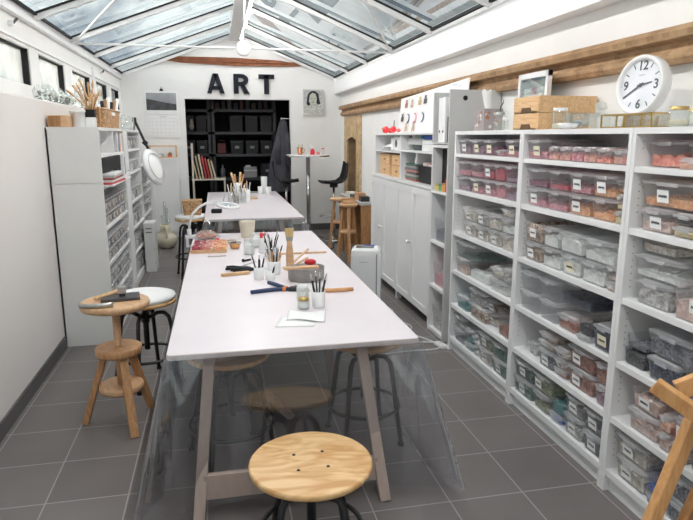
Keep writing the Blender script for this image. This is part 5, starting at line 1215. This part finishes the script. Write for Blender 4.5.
pens((.375, 4.22), .042, 12, .008, [(.20, M_beech, 'fine_brush|brown brush', .0045, M_black), (.17, M_black, 'round_brush|black brush', .005, M_steel), (.22, M_darkm, 'steel_tool|dark steel tool', .004, M_paper), (.14, M_pine, 'bristle_brush|pale wooden brush', .008, M_pine)], 'in the back cup of the group', 'brushes in the back cup')
pens((.545, 3.31), .03, 4, .008, [(.19, M_black, 'craft_knife|black knife', .0065, M_steel), (.21, M_blackm, 'scriber|black scriber', .005, M_chrome)], 'in the nearest white cup', 'tools in the nearest cup')
# second brush pot group
cup('brush_jar', 'clear jar of mixed brushes behind the white cups', .40, 4.75, .05, .10, M_glass)
pens((.40, 4.75), .045, 11, .008, [(.19, M_darkm, 'fine_brush|dark brush', .005, M_black), (.22, M_paper, 'white_brush|white-handled brush', .005, M_steel), (.18, M_black, 'round_brush|black brush', .005, M_paper)], 'in the clear jar behind the cups', 'brushes in the clear jar')
# tall wooden block brush holder with a bristle brush
t = thing('wooden_tool_holder', 'tall wooden holder with a wide bristle brush standing in the middle of the table', 'brush', (.50, 4.32, Z))
MB().rrect([(0, .028, .028, .008), (.12, .026, .026, .008), (.20, .018, .018, .008), (.22, .02, .015, .006)]).build('handle', M_beechl, t); MB().rrect([(.22, .022, .014, .005), (.25, .027, .013, .005)]).build('ferrule', M_tin, t); MB().rrect([(.25, .027, .012, .005), (.31, .034, .014, .006)]).build('bristles', pm('straw_bristle', (.55, .40, .18), .8, .2, 60, stretch=(1, 1, .05)), t)
for i, (a, b) in enumerate((((.50, 4.4, Z+.008), (.70, 4.75, Z+.07)), ((.50, 4.35, Z+.01), (.66, 4.5, Z+.05)), ((.52, 4.45, Z+.007), (.74, 4.42, Z+.007)))):
    tag(MB().bar(a, b, .012).build('thin_stick', M_pine), 'thin wooden stick beside the tool holder, %s' % ('steepest', 'slanting', 'lying flat')[i], 'stick')
tag(MB().bar((.48, 4.92, Z+.006), (.88, 4.92, Z+.006), .02, .012).build('dowel', M_pine), 'long thin wooden dowel lying behind the tin', 'dowel')
# oval tin
t = thing('oval_tin', 'dull grey oval metal tin with a wooden slat across it', 'tin', (.575, 4.0, Z), rz=.05)
def oval(levels):
    m = MB(); m.lathe(levels, n=40, cap=False); m.v = [(x*1.0, y*.85, z) for x, y, z in m.v]; return m
oval([(.0, .0), (.118, 0), (.125, .008), (.125, .085), (.129, .088), (.126, .092), (.12, .088), (.118, .02), (0, .015)]).build('tin_body', M_tin, t); oval([(0, .06), (.117, .062)]).build('contents', pm('grit', (.16, .14, .12), .8, .4, 60), t)
tag(MB().rbox((.53, 3.94, Z+.099), .24, .06, .012, rz=.03).build('wood_offcut', M_beechl), 'flat pale wooden slat resting across the tin', 'slat')
tag(MB().ball((.61, 4.04, Z+.112), .028, 12, 8, (1.5, .7, .8)).build('red_clay_lump', M_red), 'bright red lump resting on the rim of the tin', 'lump')
# pliers
def pliers(p, rz, m, label, L=.22, name='pliers', acc=None):
    t = thing(name, label, 'pliers', (p[0], p[1], Z), rz)
    for s_ in (-1, 1):
        MB().tube([(-.0, s_*.004, .012), (-.03, s_*.012, .012), (-L*.4, s_*.034, .012), (-L*.68, s_*.03, .012)], [.008, .010, .011, .010], 10).build('handle', m, t)
        if acc: MB().tube([(-.012, s_*.006, .012), (-.026, s_*.011, .012)], [.0115, .0115], 10).build('collar', acc, t)
        MB().tube([(-.005, s_*.004, .012), (.03, s_*.010, .012), (.06, s_*.003, .012)], [.010, .010, .004], 8).build('jaw', M_blackm, t)
    MB().cyl((.005, 0, .002), .016, .02, 16).build('pivot', M_darkm, t)
t = thing('tile_nippers', 'open tile nippers with navy handles and orange collars, in front of the tin', 'nippers', (.443, 3.70, Z))
for q in ([(-.02, .01, .012), (-.08, .02, .012), (-.15, .012, .012), (-.265, -.02, .012)], [(-.02, -.005, .012), (-.05, .06, .012), (-.09, .14, .012), (-.135, .215, .012)]):
    h = MB().tube(q, [.011, .013, .014, .012], 10).build('handle', M_navy, t)
    a_ = Vector(q[0]).lerp(Vector(q[1]), .35); b_ = Vector(q[0]).lerp(Vector(q[1]), .7)
    MB().tube([a_, b_], .0155, 10).build('collar', M_orange, t)
MB().tube([(-.03, .0, .012), (0, 0, .014), (.035, -.012, .014), (.06, -.03, .012)], [.012, .018, .014, .006], 10).tube([(-.03, .01, .012), (.02, .03, .014), (.05, .02, .014), (.07, -.01, .012)], [.01, .016, .014, .006], 10).build('jaws', M_blackm, t)
MB().cyl((0, 0, .002), .018, .028, 16).build('pivot', M_darkm, t)
pliers((.25, 4.36), .22, M_black, 'black nippers lying left of the white cups, upper pair', L=.26)
pliers((.16, 4.42), -.1, M_black, 'black pliers lying left of the white cups, farther pair', L=.18)
tag(MB().bar((.0, 4.20, Z+.012), (.20, 4.25, Z+.012), .026, .022).build('wooden_rod', M_pine, bevel=.004), 'round pale wooden rod lying before the black nippers', 'handle')
tag(MB().tube([(.60, 3.62, Z+.013), (.82, 3.62, Z+.013)], .013, 12).build('wooden_rod', wood('orange_wood', (.62, .30, .12), (.75, .42, .2), (1.5, 9, 9))), 'orange-brown wooden rod lying right of the tin', 'rod')
tag(MB().tube([(.50, 3.66, Z+.012), (.54, 3.64, Z+.012)], .012, 12).build('dowel_stub', MATS['orange_wood']), 'short orange-brown rod end left of the glass jars', 'rod')
tag(MB().bar((-.10, 4.93, Z+.004), (.05, 4.95, Z+.004), .012, .006).bar((-.10, 4.95, Z+.004), (.05, 4.955, Z+.004), .004).build('steel_ruler', M_steel), 'small steel tool lying in front of the mosaic board', 'tool')
tag(MB().bar((.17, 4.68, Z+.006), (.235, 4.74, Z+.006), .014).ball((.175, 4.685, Z+.012), .013).build('black_scraper', M_black), 'small black-headed tool in front of the paste jar', 'tool')
tag(MB().bar((.14, 4.50, Z+.003), (.27, 4.66, Z+.003), .012, .005).build('tweezers', M_steel), 'steel tweezers lying in front of the paste jar', 'tweezers')
jar('small_paste_jar', 'small lidded jar of white grout nearest the napkins', (.455, 3.29, Z), .036, .066, M_brass, M_paper, .85, lidh=.014)
jar('small_paste_jar', 'small white-lidded jar behind the grout jar', (.475, 3.47, Z), .038, .095, M_white, M_paper, .8, lidh=.03)
jar('small_paste_jar', 'small white-lidded jar half hidden by the pen cup', (.57, 3.50, Z), .032, .08, M_white, M_paper, .8, lidh=.03)
t = thing('paper_napkins', 'crumpled white paper napkins near the front of the table', 'napkin', (.40, 3.10, Z))
MB().grid(lambda a, b: (-.14+.20*a+.05*b, -.12+.16*b-.03*a, .003+.008*math.sin(4*a)*math.sin(3*b)**2), 10, 8).build('napkin', M_paper, t, solid=.002)
MB().grid(lambda a, b: (-.07+.20*a+.03*b, -.05+.17*b-.04*a, .012+.008*math.sin(5*a+2*b)), 10, 8).build('napkin', M_paper, t, solid=.002)

# magnifier lamp clamped to the near table's left edge
t = thing('magnifier_lamp', 'white magnifying ring lamp on a curved arm clamped to the near table', 'lamp', (-.27, 5.90, TZ+.003))
MB().box(-.05, .05, -.03, .03, 0, .03).box(-.045, -.02, -.03, .03, -.07, 0).box(-.045, .02, -.03, .03, -.085, -.065).build('clamp', M_cupw, t, bevel=.004)
MB().cyl((-.012, 0, .03), .022, .06, 18).build('socket', M_cupw, t)
arm = [(-.012, 0, .08), (0, 0, .16), (.03, .0, .24), (.09, 0, .30), (.16, 0, .335), (.23, 0, .335)]
MB().tube(arm, .012, 12).build('arm', M_cupw, t); MB().rbox((.25, 0, .332), .05, .04, .035).build('joint', M_cupw, t)
ax = Matrix.Translation((.365, 0, .310)) @ Matrix.Rotation(.12, 4, 'Y') @ Matrix.Rotation(.12, 4, 'X')
MB().lathe([(.085, -.012), (.11, -.012), (.115, 0), (.11, .012), (.085, .012), (.085, -.012)], n=40, axis=ax, cap=False).build('ring', M_cupw, t); MB().lathe([(0, .006), (.085, .0), (0, -.006)], n=36, axis=ax, cap=False).build('lens', clear('lens', (.75, .86, .92), (.6, .7, .78), .25, .05, .15), t)
tag(MB().rbox((-.02, 7.86, TZ+.026), .13, .10, .05, rz=-.1).build('black_camera_box', M_black, bevel=.008), 'small black box on the near end of the far table', 'box')
# wicker box on the stool
t = thing('wicker_box', 'lidded wicker box on the white-cushioned stool beside the far table', 'basket', (-.315, 7.76, .786))
MB().rrect([(0, .105, .10, .012), (.13, .115, .11, .012)]).build('box_body', M_wicker, t); MB().rrect([(.130, .12, .115, .012), (.18, .12, .115, .012)]).build('lid', M_wicker, t)

# ------------------------------------------------------------------ things on the far table
cup('white_cup', 'white cup of wooden brushes at the far end of the far table', .33, 10.0, .07, .22)
for i in range(6):
    a = i*1.05; tag(MB().tube([(.33+.02*math.cos(a), 10.0+.02*math.sin(a), Z+.03), (.33+.10*math.cos(a), 10.0+.07*math.sin(a), Z+.36+.03*(i % 2))], [.01, .016], 8).build('wooden_brush', M_pine if i % 2 else M_beech), ('pale' if i % 2 else 'brown')+' wooden brush in the far table cup', 'brush', 'brushes in the far cup '+('pale' if i % 2 else 'brown'))
for i, (x, y, r_, h) in enumerate(((.72, 10.3, .05, .13), (.84, 10.2, .052, .13), (.80, 10.55, .055, .28), (.42, 9.7, .06, .15))):
    cup('paper_cup', 'white paper cup on the far table, %s' % ('leftmost', 'rightmost', 'tallest at the back', 'beside the brush cup')[i], x, y, r_, h)
for i, (x, y, r_, h, mm) in enumerate(((.20, 9.2, .05, .15, M_glass), (.32, 9.35, .05, .16, M_steel), (.36, 8.95, .055, .16, M_glass), (.44, 9.25, .05, .17, M_cupw), (.26, 8.85, .045, .12, M_tin))):
    t = cup('tool_pot', '%s tool pot in the cluster on the far table' % ('leftmost clear', 'steel', 'front clear', 'white', 'dull tin')[i], x, y, r_, h, mm)
    for k in range(4):
        a = k*1.6+i; tag(MB().tube([(x+.01*math.cos(a), y+.01*math.sin(a), Z+.02), (x+.05*math.cos(a), y+.05*math.sin(a), Z+h+.07+.02*k)], .007, 6).build('hand_tool', (M_black, M_steel, M_paper, M_pine)[k]), '%s tool standing in the %s pot on the far table' % (('black', 'steel', 'white', 'wooden')[k], ('leftmost clear', 'steel', 'front clear', 'white', 'dull tin')[i]), 'tool')
t = thing('black_white_card', 'folded black-and-white card standing at the left of the far table tools', 'card', (.10, 8.95, Z)); MB().bar((-.03, 0, 0), (.0, 0, .12), .06, .004, up=(1, 0, 0)).build('card_front', M_black, t); MB().bar((.04, 0, 0), (.0, 0, .12), .06, .004, up=(1, 0, 0)).build('card_back', M_paper, t)
tag(MB().bar((.45, 10.5, Z+.006), (.68, 10.6, Z+.006), .03, .01).build('green_tool', pm('green_rubber', (.08, .2, .12), .5)), 'dark green tool lying at the far end of the far table', 'tool')
tag(MB().box(.48, .62, 9.5, 9.8, Z, Z+.008).build('wooden_mat', M_pine), 'small tan mat lying right of the tool pots', 'mat')

# ------------------------------------------------------------------ bar table and stools
t = thing('bar_table', 'tall round white bar table on a chrome pole by the back wall', 'table', (1.53, 10.25, 0))
MB().lathe([(.36, 1.405), (.37, 1.41), (.37, 1.435), (.36, 1.44)], n=48).build('tabletop', M_metalw, t); MB().lathe([(.371, 1.408), (.374, 1.42), (.371, 1.432)], n=48, cap=False).build('chrome_edge', M_chrome, t)
MB().cyl((0, 0, .02), .035, 1.39, 20).build('pole', M_chrome, t); MB().lathe([(.26, 0), (.26, .01), (.05, .035), (.035, .06)], n=36).build('base_disc', M_chrome, t)
def bar_stool(loc, rz, label):
    t = thing('bar_stool', label, 'bar stool', loc, rz, group='black shell bar stools')
    def shell(a, b):          # b along seat->back, a across
        s = (a-.5)*2
        path = [(.22, .985), (.12, .97), (0, .965), (-.10, .975), (-.17, 1.03), (-.205, 1.13), (-.225, 1.24), (-.235, 1.30)]
        q = b*(len(path)-1); i = min(int(q), len(path)-2); f_ = q-i
        x = path[i][0]*(1-f_)+path[i+1][0]*f_; z = path[i][1]*(1-f_)+path[i+1][1]*f_
        wv = .21*(1-.45*max(0, b-.5)*2)*(.86+.14*math.sin(PI*min(1, b*1.6+.1)))
        return (x+.05*s*s*max(0, b-.45), wv*s, z+.035*s*s)
    MB().grid(shell, 14, 28).build('seat_shell', M_black, t, solid=.012)
    MB().cyl((0, 0, .90), .07, .06, 20).build('mount_plate', M_blackm, t)
    MB().cyl((0, 0, .03), .026, .45, 18).cyl((0, 0, .45), .018, .47, 18).build('pole', M_chrome, t); MB().lathe([(.20, 0), (.20, .008), (.05, .03), (.03, .06)], n=36).build('base_disc', M_chrome, t)
    MB().tube([(.12+.13*math.cos(2*PI*k/24), .15*math.sin(2*PI*k/24), .42) for k in range(24)], .012, 8, closed=True).build('footrest_ring', M_chrome, t)
    MB().tube([(0, 0, .9), (.05, .12, .93), (.06, .18, .92)], .006).build('height_lever', M_blackm, t)
    return t
s1 = bar_stool((1.93, 10.02, 0), PI+.15, 'black shell bar stool right of the tall round table')
copy_tree(s1, (1.17, 10.45, 0), -.1, 'black shell bar stool left of the tall round table, before the coat')
Zb = 1.441
t = thing('copper_mug', 'shiny copper cup holding utensils on the tall round table', 'cup', (1.39, 10.2, Zb)); MB().lathe([(.035, 0), (.045, .12), (.041, .12), (.03, .006), (0, .005)], n=24, cap=False).build('cup_wall', pm('copper', (.75, .3, .14), .18, .1, metal=1), t); MB().tube([(.045, 0, .1), (.075, 0, .09), (.07, 0, .04), (.042, 0, .03)], .005).build('handle', MATS['copper'], t)
for i in range(3): tag(MB().tube([(1.385+.01*i, 10.2, Zb+.01), (1.37+.03*i, 10.2, Zb+.17)], .005, 6).build('spoon', (M_chrome, M_pine, M_black)[i]), ('chrome', 'wooden', 'black')[i]+' utensil standing in the copper cup', 'utensil')
t = thing('red_white_packet', 'red and white packet with a pointed top on the tall round table', 'packet', (1.60, 10.2, Zb)); MB().rrect([(0, .035, .03, .008), (.06, .035, .03, .008), (.10, .02, .02, .005)]).build('packet_body', M_red, t); MB().rbox((-.02, 0, .13), .05, .04, .06, ry=-.5).build('white_top', M_paper, t)
tag(MB().lathe([(.03, 0), (.035, .04), (0, .05)], (1.70, 10.2, Zb), 16, cap=False).build('pink_pot', pm('pink_plastic', (.7, .25, .28), .4)), 'small pink pot right of the red and white packet', 'pot')
jar('clear_bottle', 'small clear bottle at the right of the tall round table top', (1.78, 10.2, Zb), .025, .11, M_red)

# ------------------------------------------------------------------ desk and two wooden stools in the far right corner
t = thing('wooden_desk', 'brown wooden desk with a grey top beyond the white cupboard', 'desk', (1.96, 8.15, 0))
MB().box(0, .32, 0, .04, 0, .80).build('side_panel', M_walnut, t); MB().box(0, .32, 1.36, 1.40, 0, .80).build('side_panel', M_walnut, t); MB().box(.3, .33, .04, 1.36, .3, .8).build('back_panel', M_walnut, t)
MB().box(-.02, .33, -.03, 1.42, .80, .835).build('desktop', pm('grey_top', (.42, .42, .43), .5), t)
for i, (y, c, h, nm) in enumerate(((8.35, (.02, .02, .02), .07, 'black'), (8.6, (.55, .3, .15), .10, 'tan'), (8.9, (.1, .1, .1), .05, 'charcoal'), (9.2, (.7, .68, .6), .06, 'cream'))):
    tag(MB().rbox((2.05, y, .8355+h/2), .12, .16, h, rz=.1*i).build('desk_box', pm('db%d' % i, c, .5), bevel=.004), nm+' small box on the wooden desk in the far corner', 'box')
tripod_stand((1.795, 8.25, 0), .4, 'nearer splayed-leg wooden stool beside the corner desk', H_=.82, top_r=.13, post=False, z2=.44, r2=.11, r1=.12, spread=.17, group='wooden stools at the desk')
tripod_stand((1.79, 8.85, 0), 1.1, 'farther splayed-leg wooden stool beside the corner desk', H_=.84, top_r=.14, post=False, z2=.5, r2=.11, r1=.12, spread=.17, group='wooden stools at the desk')
t = thing('wooden_mannequin_block', 'pale wooden turned piece lying on the nearer wooden stool', 'wood piece', (1.795, 8.25, .821)); MB().rbox((0, 0, .025), .2, .08, .05, rz=.4).build('block', M_beechl, t, bevel=.01); MB().tube([(-.1, -.04, .06), (.1, .04, .06)], .02).build('dowel', M_beech, t)
t = thing('white_canister', 'white cylinder standing inside the brick niche', 'canister', (2.235+.0, 10.3, 0)) if 0 else None

# air purifier
t = thing('air_purifier', 'white air purifier with a dark display standing by the cupboard', 'air purifier', (1.475, 5.90, 0), rz=-.30)
MB().rrect([(0, .14, .11, .03), (.03, .155, .12, .035), (.56, .155, .12, .035), (.61, .148, .115, .035), (.635, .12, .09, .03)], n=5).build('housing', M_cupw, t)
MB().box(-.10, .08, -.08, .04, .632, .640).build('display', pm('dark_display', (.05, .06, .08), .2), t); MB().box(-.03, .09, .05, .075, .632, .642).build('blue_strip', pm('blue_strip', (.03, .07, .45), .3), t)
MB().box(.105, .118, -.1215, -.119, .03, .58).build('grey_strip', pm('mid_grey', (.30, .31, .33), .4), t)
m = MB()
for i in range(7): m.box(-.06+.012*i, -.053+.012*i, -.1215, -.1195, .49, .498)
m.build('front_lettering', MATS['mid_grey'], t)
m = MB()
for i in range(4): m.box(.1545, .1565, -.02, -.01, .30+.06*i, .31+.06*i)
m.build('side_button', MATS['mid_grey'], t)
# cables
def cable(pts, r_, m, label, nm='cable'):
    P = [Vector(p) for p in pts]; out = []
    for i in range(len(P)-1):
        p0, p1, p2, p3 = P[max(i-1, 0)], P[i], P[i+1], P[min(i+2, len(P)-1)]
        for k in range(8):
            s = k/8; out.append(.5*((2*p1)+(-p0+p2)*s+(2*p0-5*p1+4*p2-p3)*s*s+(-p0+3*p1-3*p2+p3)*s**3))
    out.append(P[-1]); return tag(MB().tube(out, r_, 6).build(nm, m), label, 'cable')
cable([(1.60, 5.95, .012), (1.70, 5.7, .006), (1.62, 5.4, .006), (1.72, 5.15, .006), (1.66, 4.95, .006), (1.74, 4.75, .006), (1.80, 4.6, .006)], .005, M_white, 'white cable trailing on the floor from the purifier past the cupboard')
cable([(1.15, 4.62, .006), (1.35, 4.75, .006), (1.62, 4.70, .006), (1.78, 4.66, .006)], .006, M_white, 'white cable running from the near table to the column')
cable([(1.2, 4.45, .006), (1.5, 4.5, .006), (1.72, 4.50, .006), (1.80, 4.56, .006)], .005, M_white, 'second white cable looping on the tiles below the column')
cable([(1.5, 9.7, .008), (1.65, 9.4, .008), (1.55, 9.1, .008), (1.75, 9.2, .008), (1.85, 9.6, .008), (2.0, 9.9, .008), (2.05, 10.8, .008)], .008, M_black, 'black cable coiled on the floor by the bar stools')
t = thing('power_strip', 'white power strip on the floor at the foot of the column', 'power strip', (1.79, 4.62, 0), rz=.2); MB().box(-.03, .03, -.12, .02, 0, .025).build('strip_body', M_cupw, t, bevel=.004)
for k in range(2): MB().cyl((0, -.09+.05*k, .025), .014, .001, 12).build('socket', M_grey, t)

# ------------------------------------------------------------------ pale wooden chair/bench in the near right corner
t = thing('folding_wooden_chair', 'pale wooden folding chair cut off by the right edge, in front of the bookcase', 'chair', (1.62, 1.72, 0))
M_ch = wood('golden_beech', (.60, .30, .11), (.72, .40, .17), (8, 8, 1.2), 3)
MB().bar((-.135, -.0, .888), (.10, -.25, .70), .03, .058, up=(-.3, .1, 1)).build('arm_rail', M_ch, t, bevel=.004)
MB().bar((-.02, .02, .845), (.17, -.05, .95), .03, .07, up=(-.3, .1, 1)).build('cross_piece', M_ch, t, bevel=.004)
MB().bar((-.215, -.02, .0), (.045, -.02, .80), .05, .04, up=(0, 1, 0)).build('leg', M_ch, t, bevel=.004)
MB().bar((-.12, -.06, .0), (.15, -.06, .72), .05, .04, up=(0, 1, 0)).build('leg', M_walnut, t, bevel=.004)
MB().box(.02, .18, -.20, -.02, .815, .83).build('seat_cloth', M_paper, t)
tag(MB().tube([(1.66, 1.86, .50), (1.62, 1.90, .40), (1.64, 1.88, .33), (1.69, 1.86, .38), (1.68, 1.84, .46), (1.72, 1.82, .52)], .006, 8).build('metal_clip_wire', M_darkm), 'dark wire loop hanging at the wooden chair in front of the bookcase', 'wire') if 0 else None

# ------------------------------------------------------------------ world and light
wd = bpy.data.worlds.new('sky'); sc.world = wd; wd.use_nodes = True; nt = wd.node_tree
bg = nt.nodes['Background']
tc = nt.nodes.new('ShaderNodeTexCoord'); n = nt.nodes.new('ShaderNodeTexNoise'); n.inputs['Scale'].default_value = 5; n.inputs['Detail'].default_value = 4
nt.links.new(tc.outputs['Generated'], n.inputs['Vector'])
r = nt.nodes.new('ShaderNodeValToRGB'); r.color_ramp.elements[0].position = .44; r.color_ramp.elements[1].position = .53
r.color_ramp.elements[0].color = (.22, .28, .34, 1); r.color_ramp.elements[1].color = (.90, .96, .97, 1)
nt.links.new(n.outputs[0], r.inputs[0]); nt.links.new(r.outputs[0], bg.inputs[0]); bg.inputs[1].default_value = .66

sc.view_settings.view_transform = 'Standard'; sc.view_settings.look = 'None'; sc.view_settings.gamma = 1
sc.view_settings.use_curve_mapping = False; sc.view_settings.exposure = .92
sc.cycles.transparent_max_bounces = 32
sc.cycles.max_bounces = 10; sc.cycles.diffuse_bounces = 5
for k, v in USED.items():
    if v > 1: print('DUP LABEL', v, k)
    if not 4 <= len(k.split()) <= 16: print('LABEL LEN', len(k.split()), k)
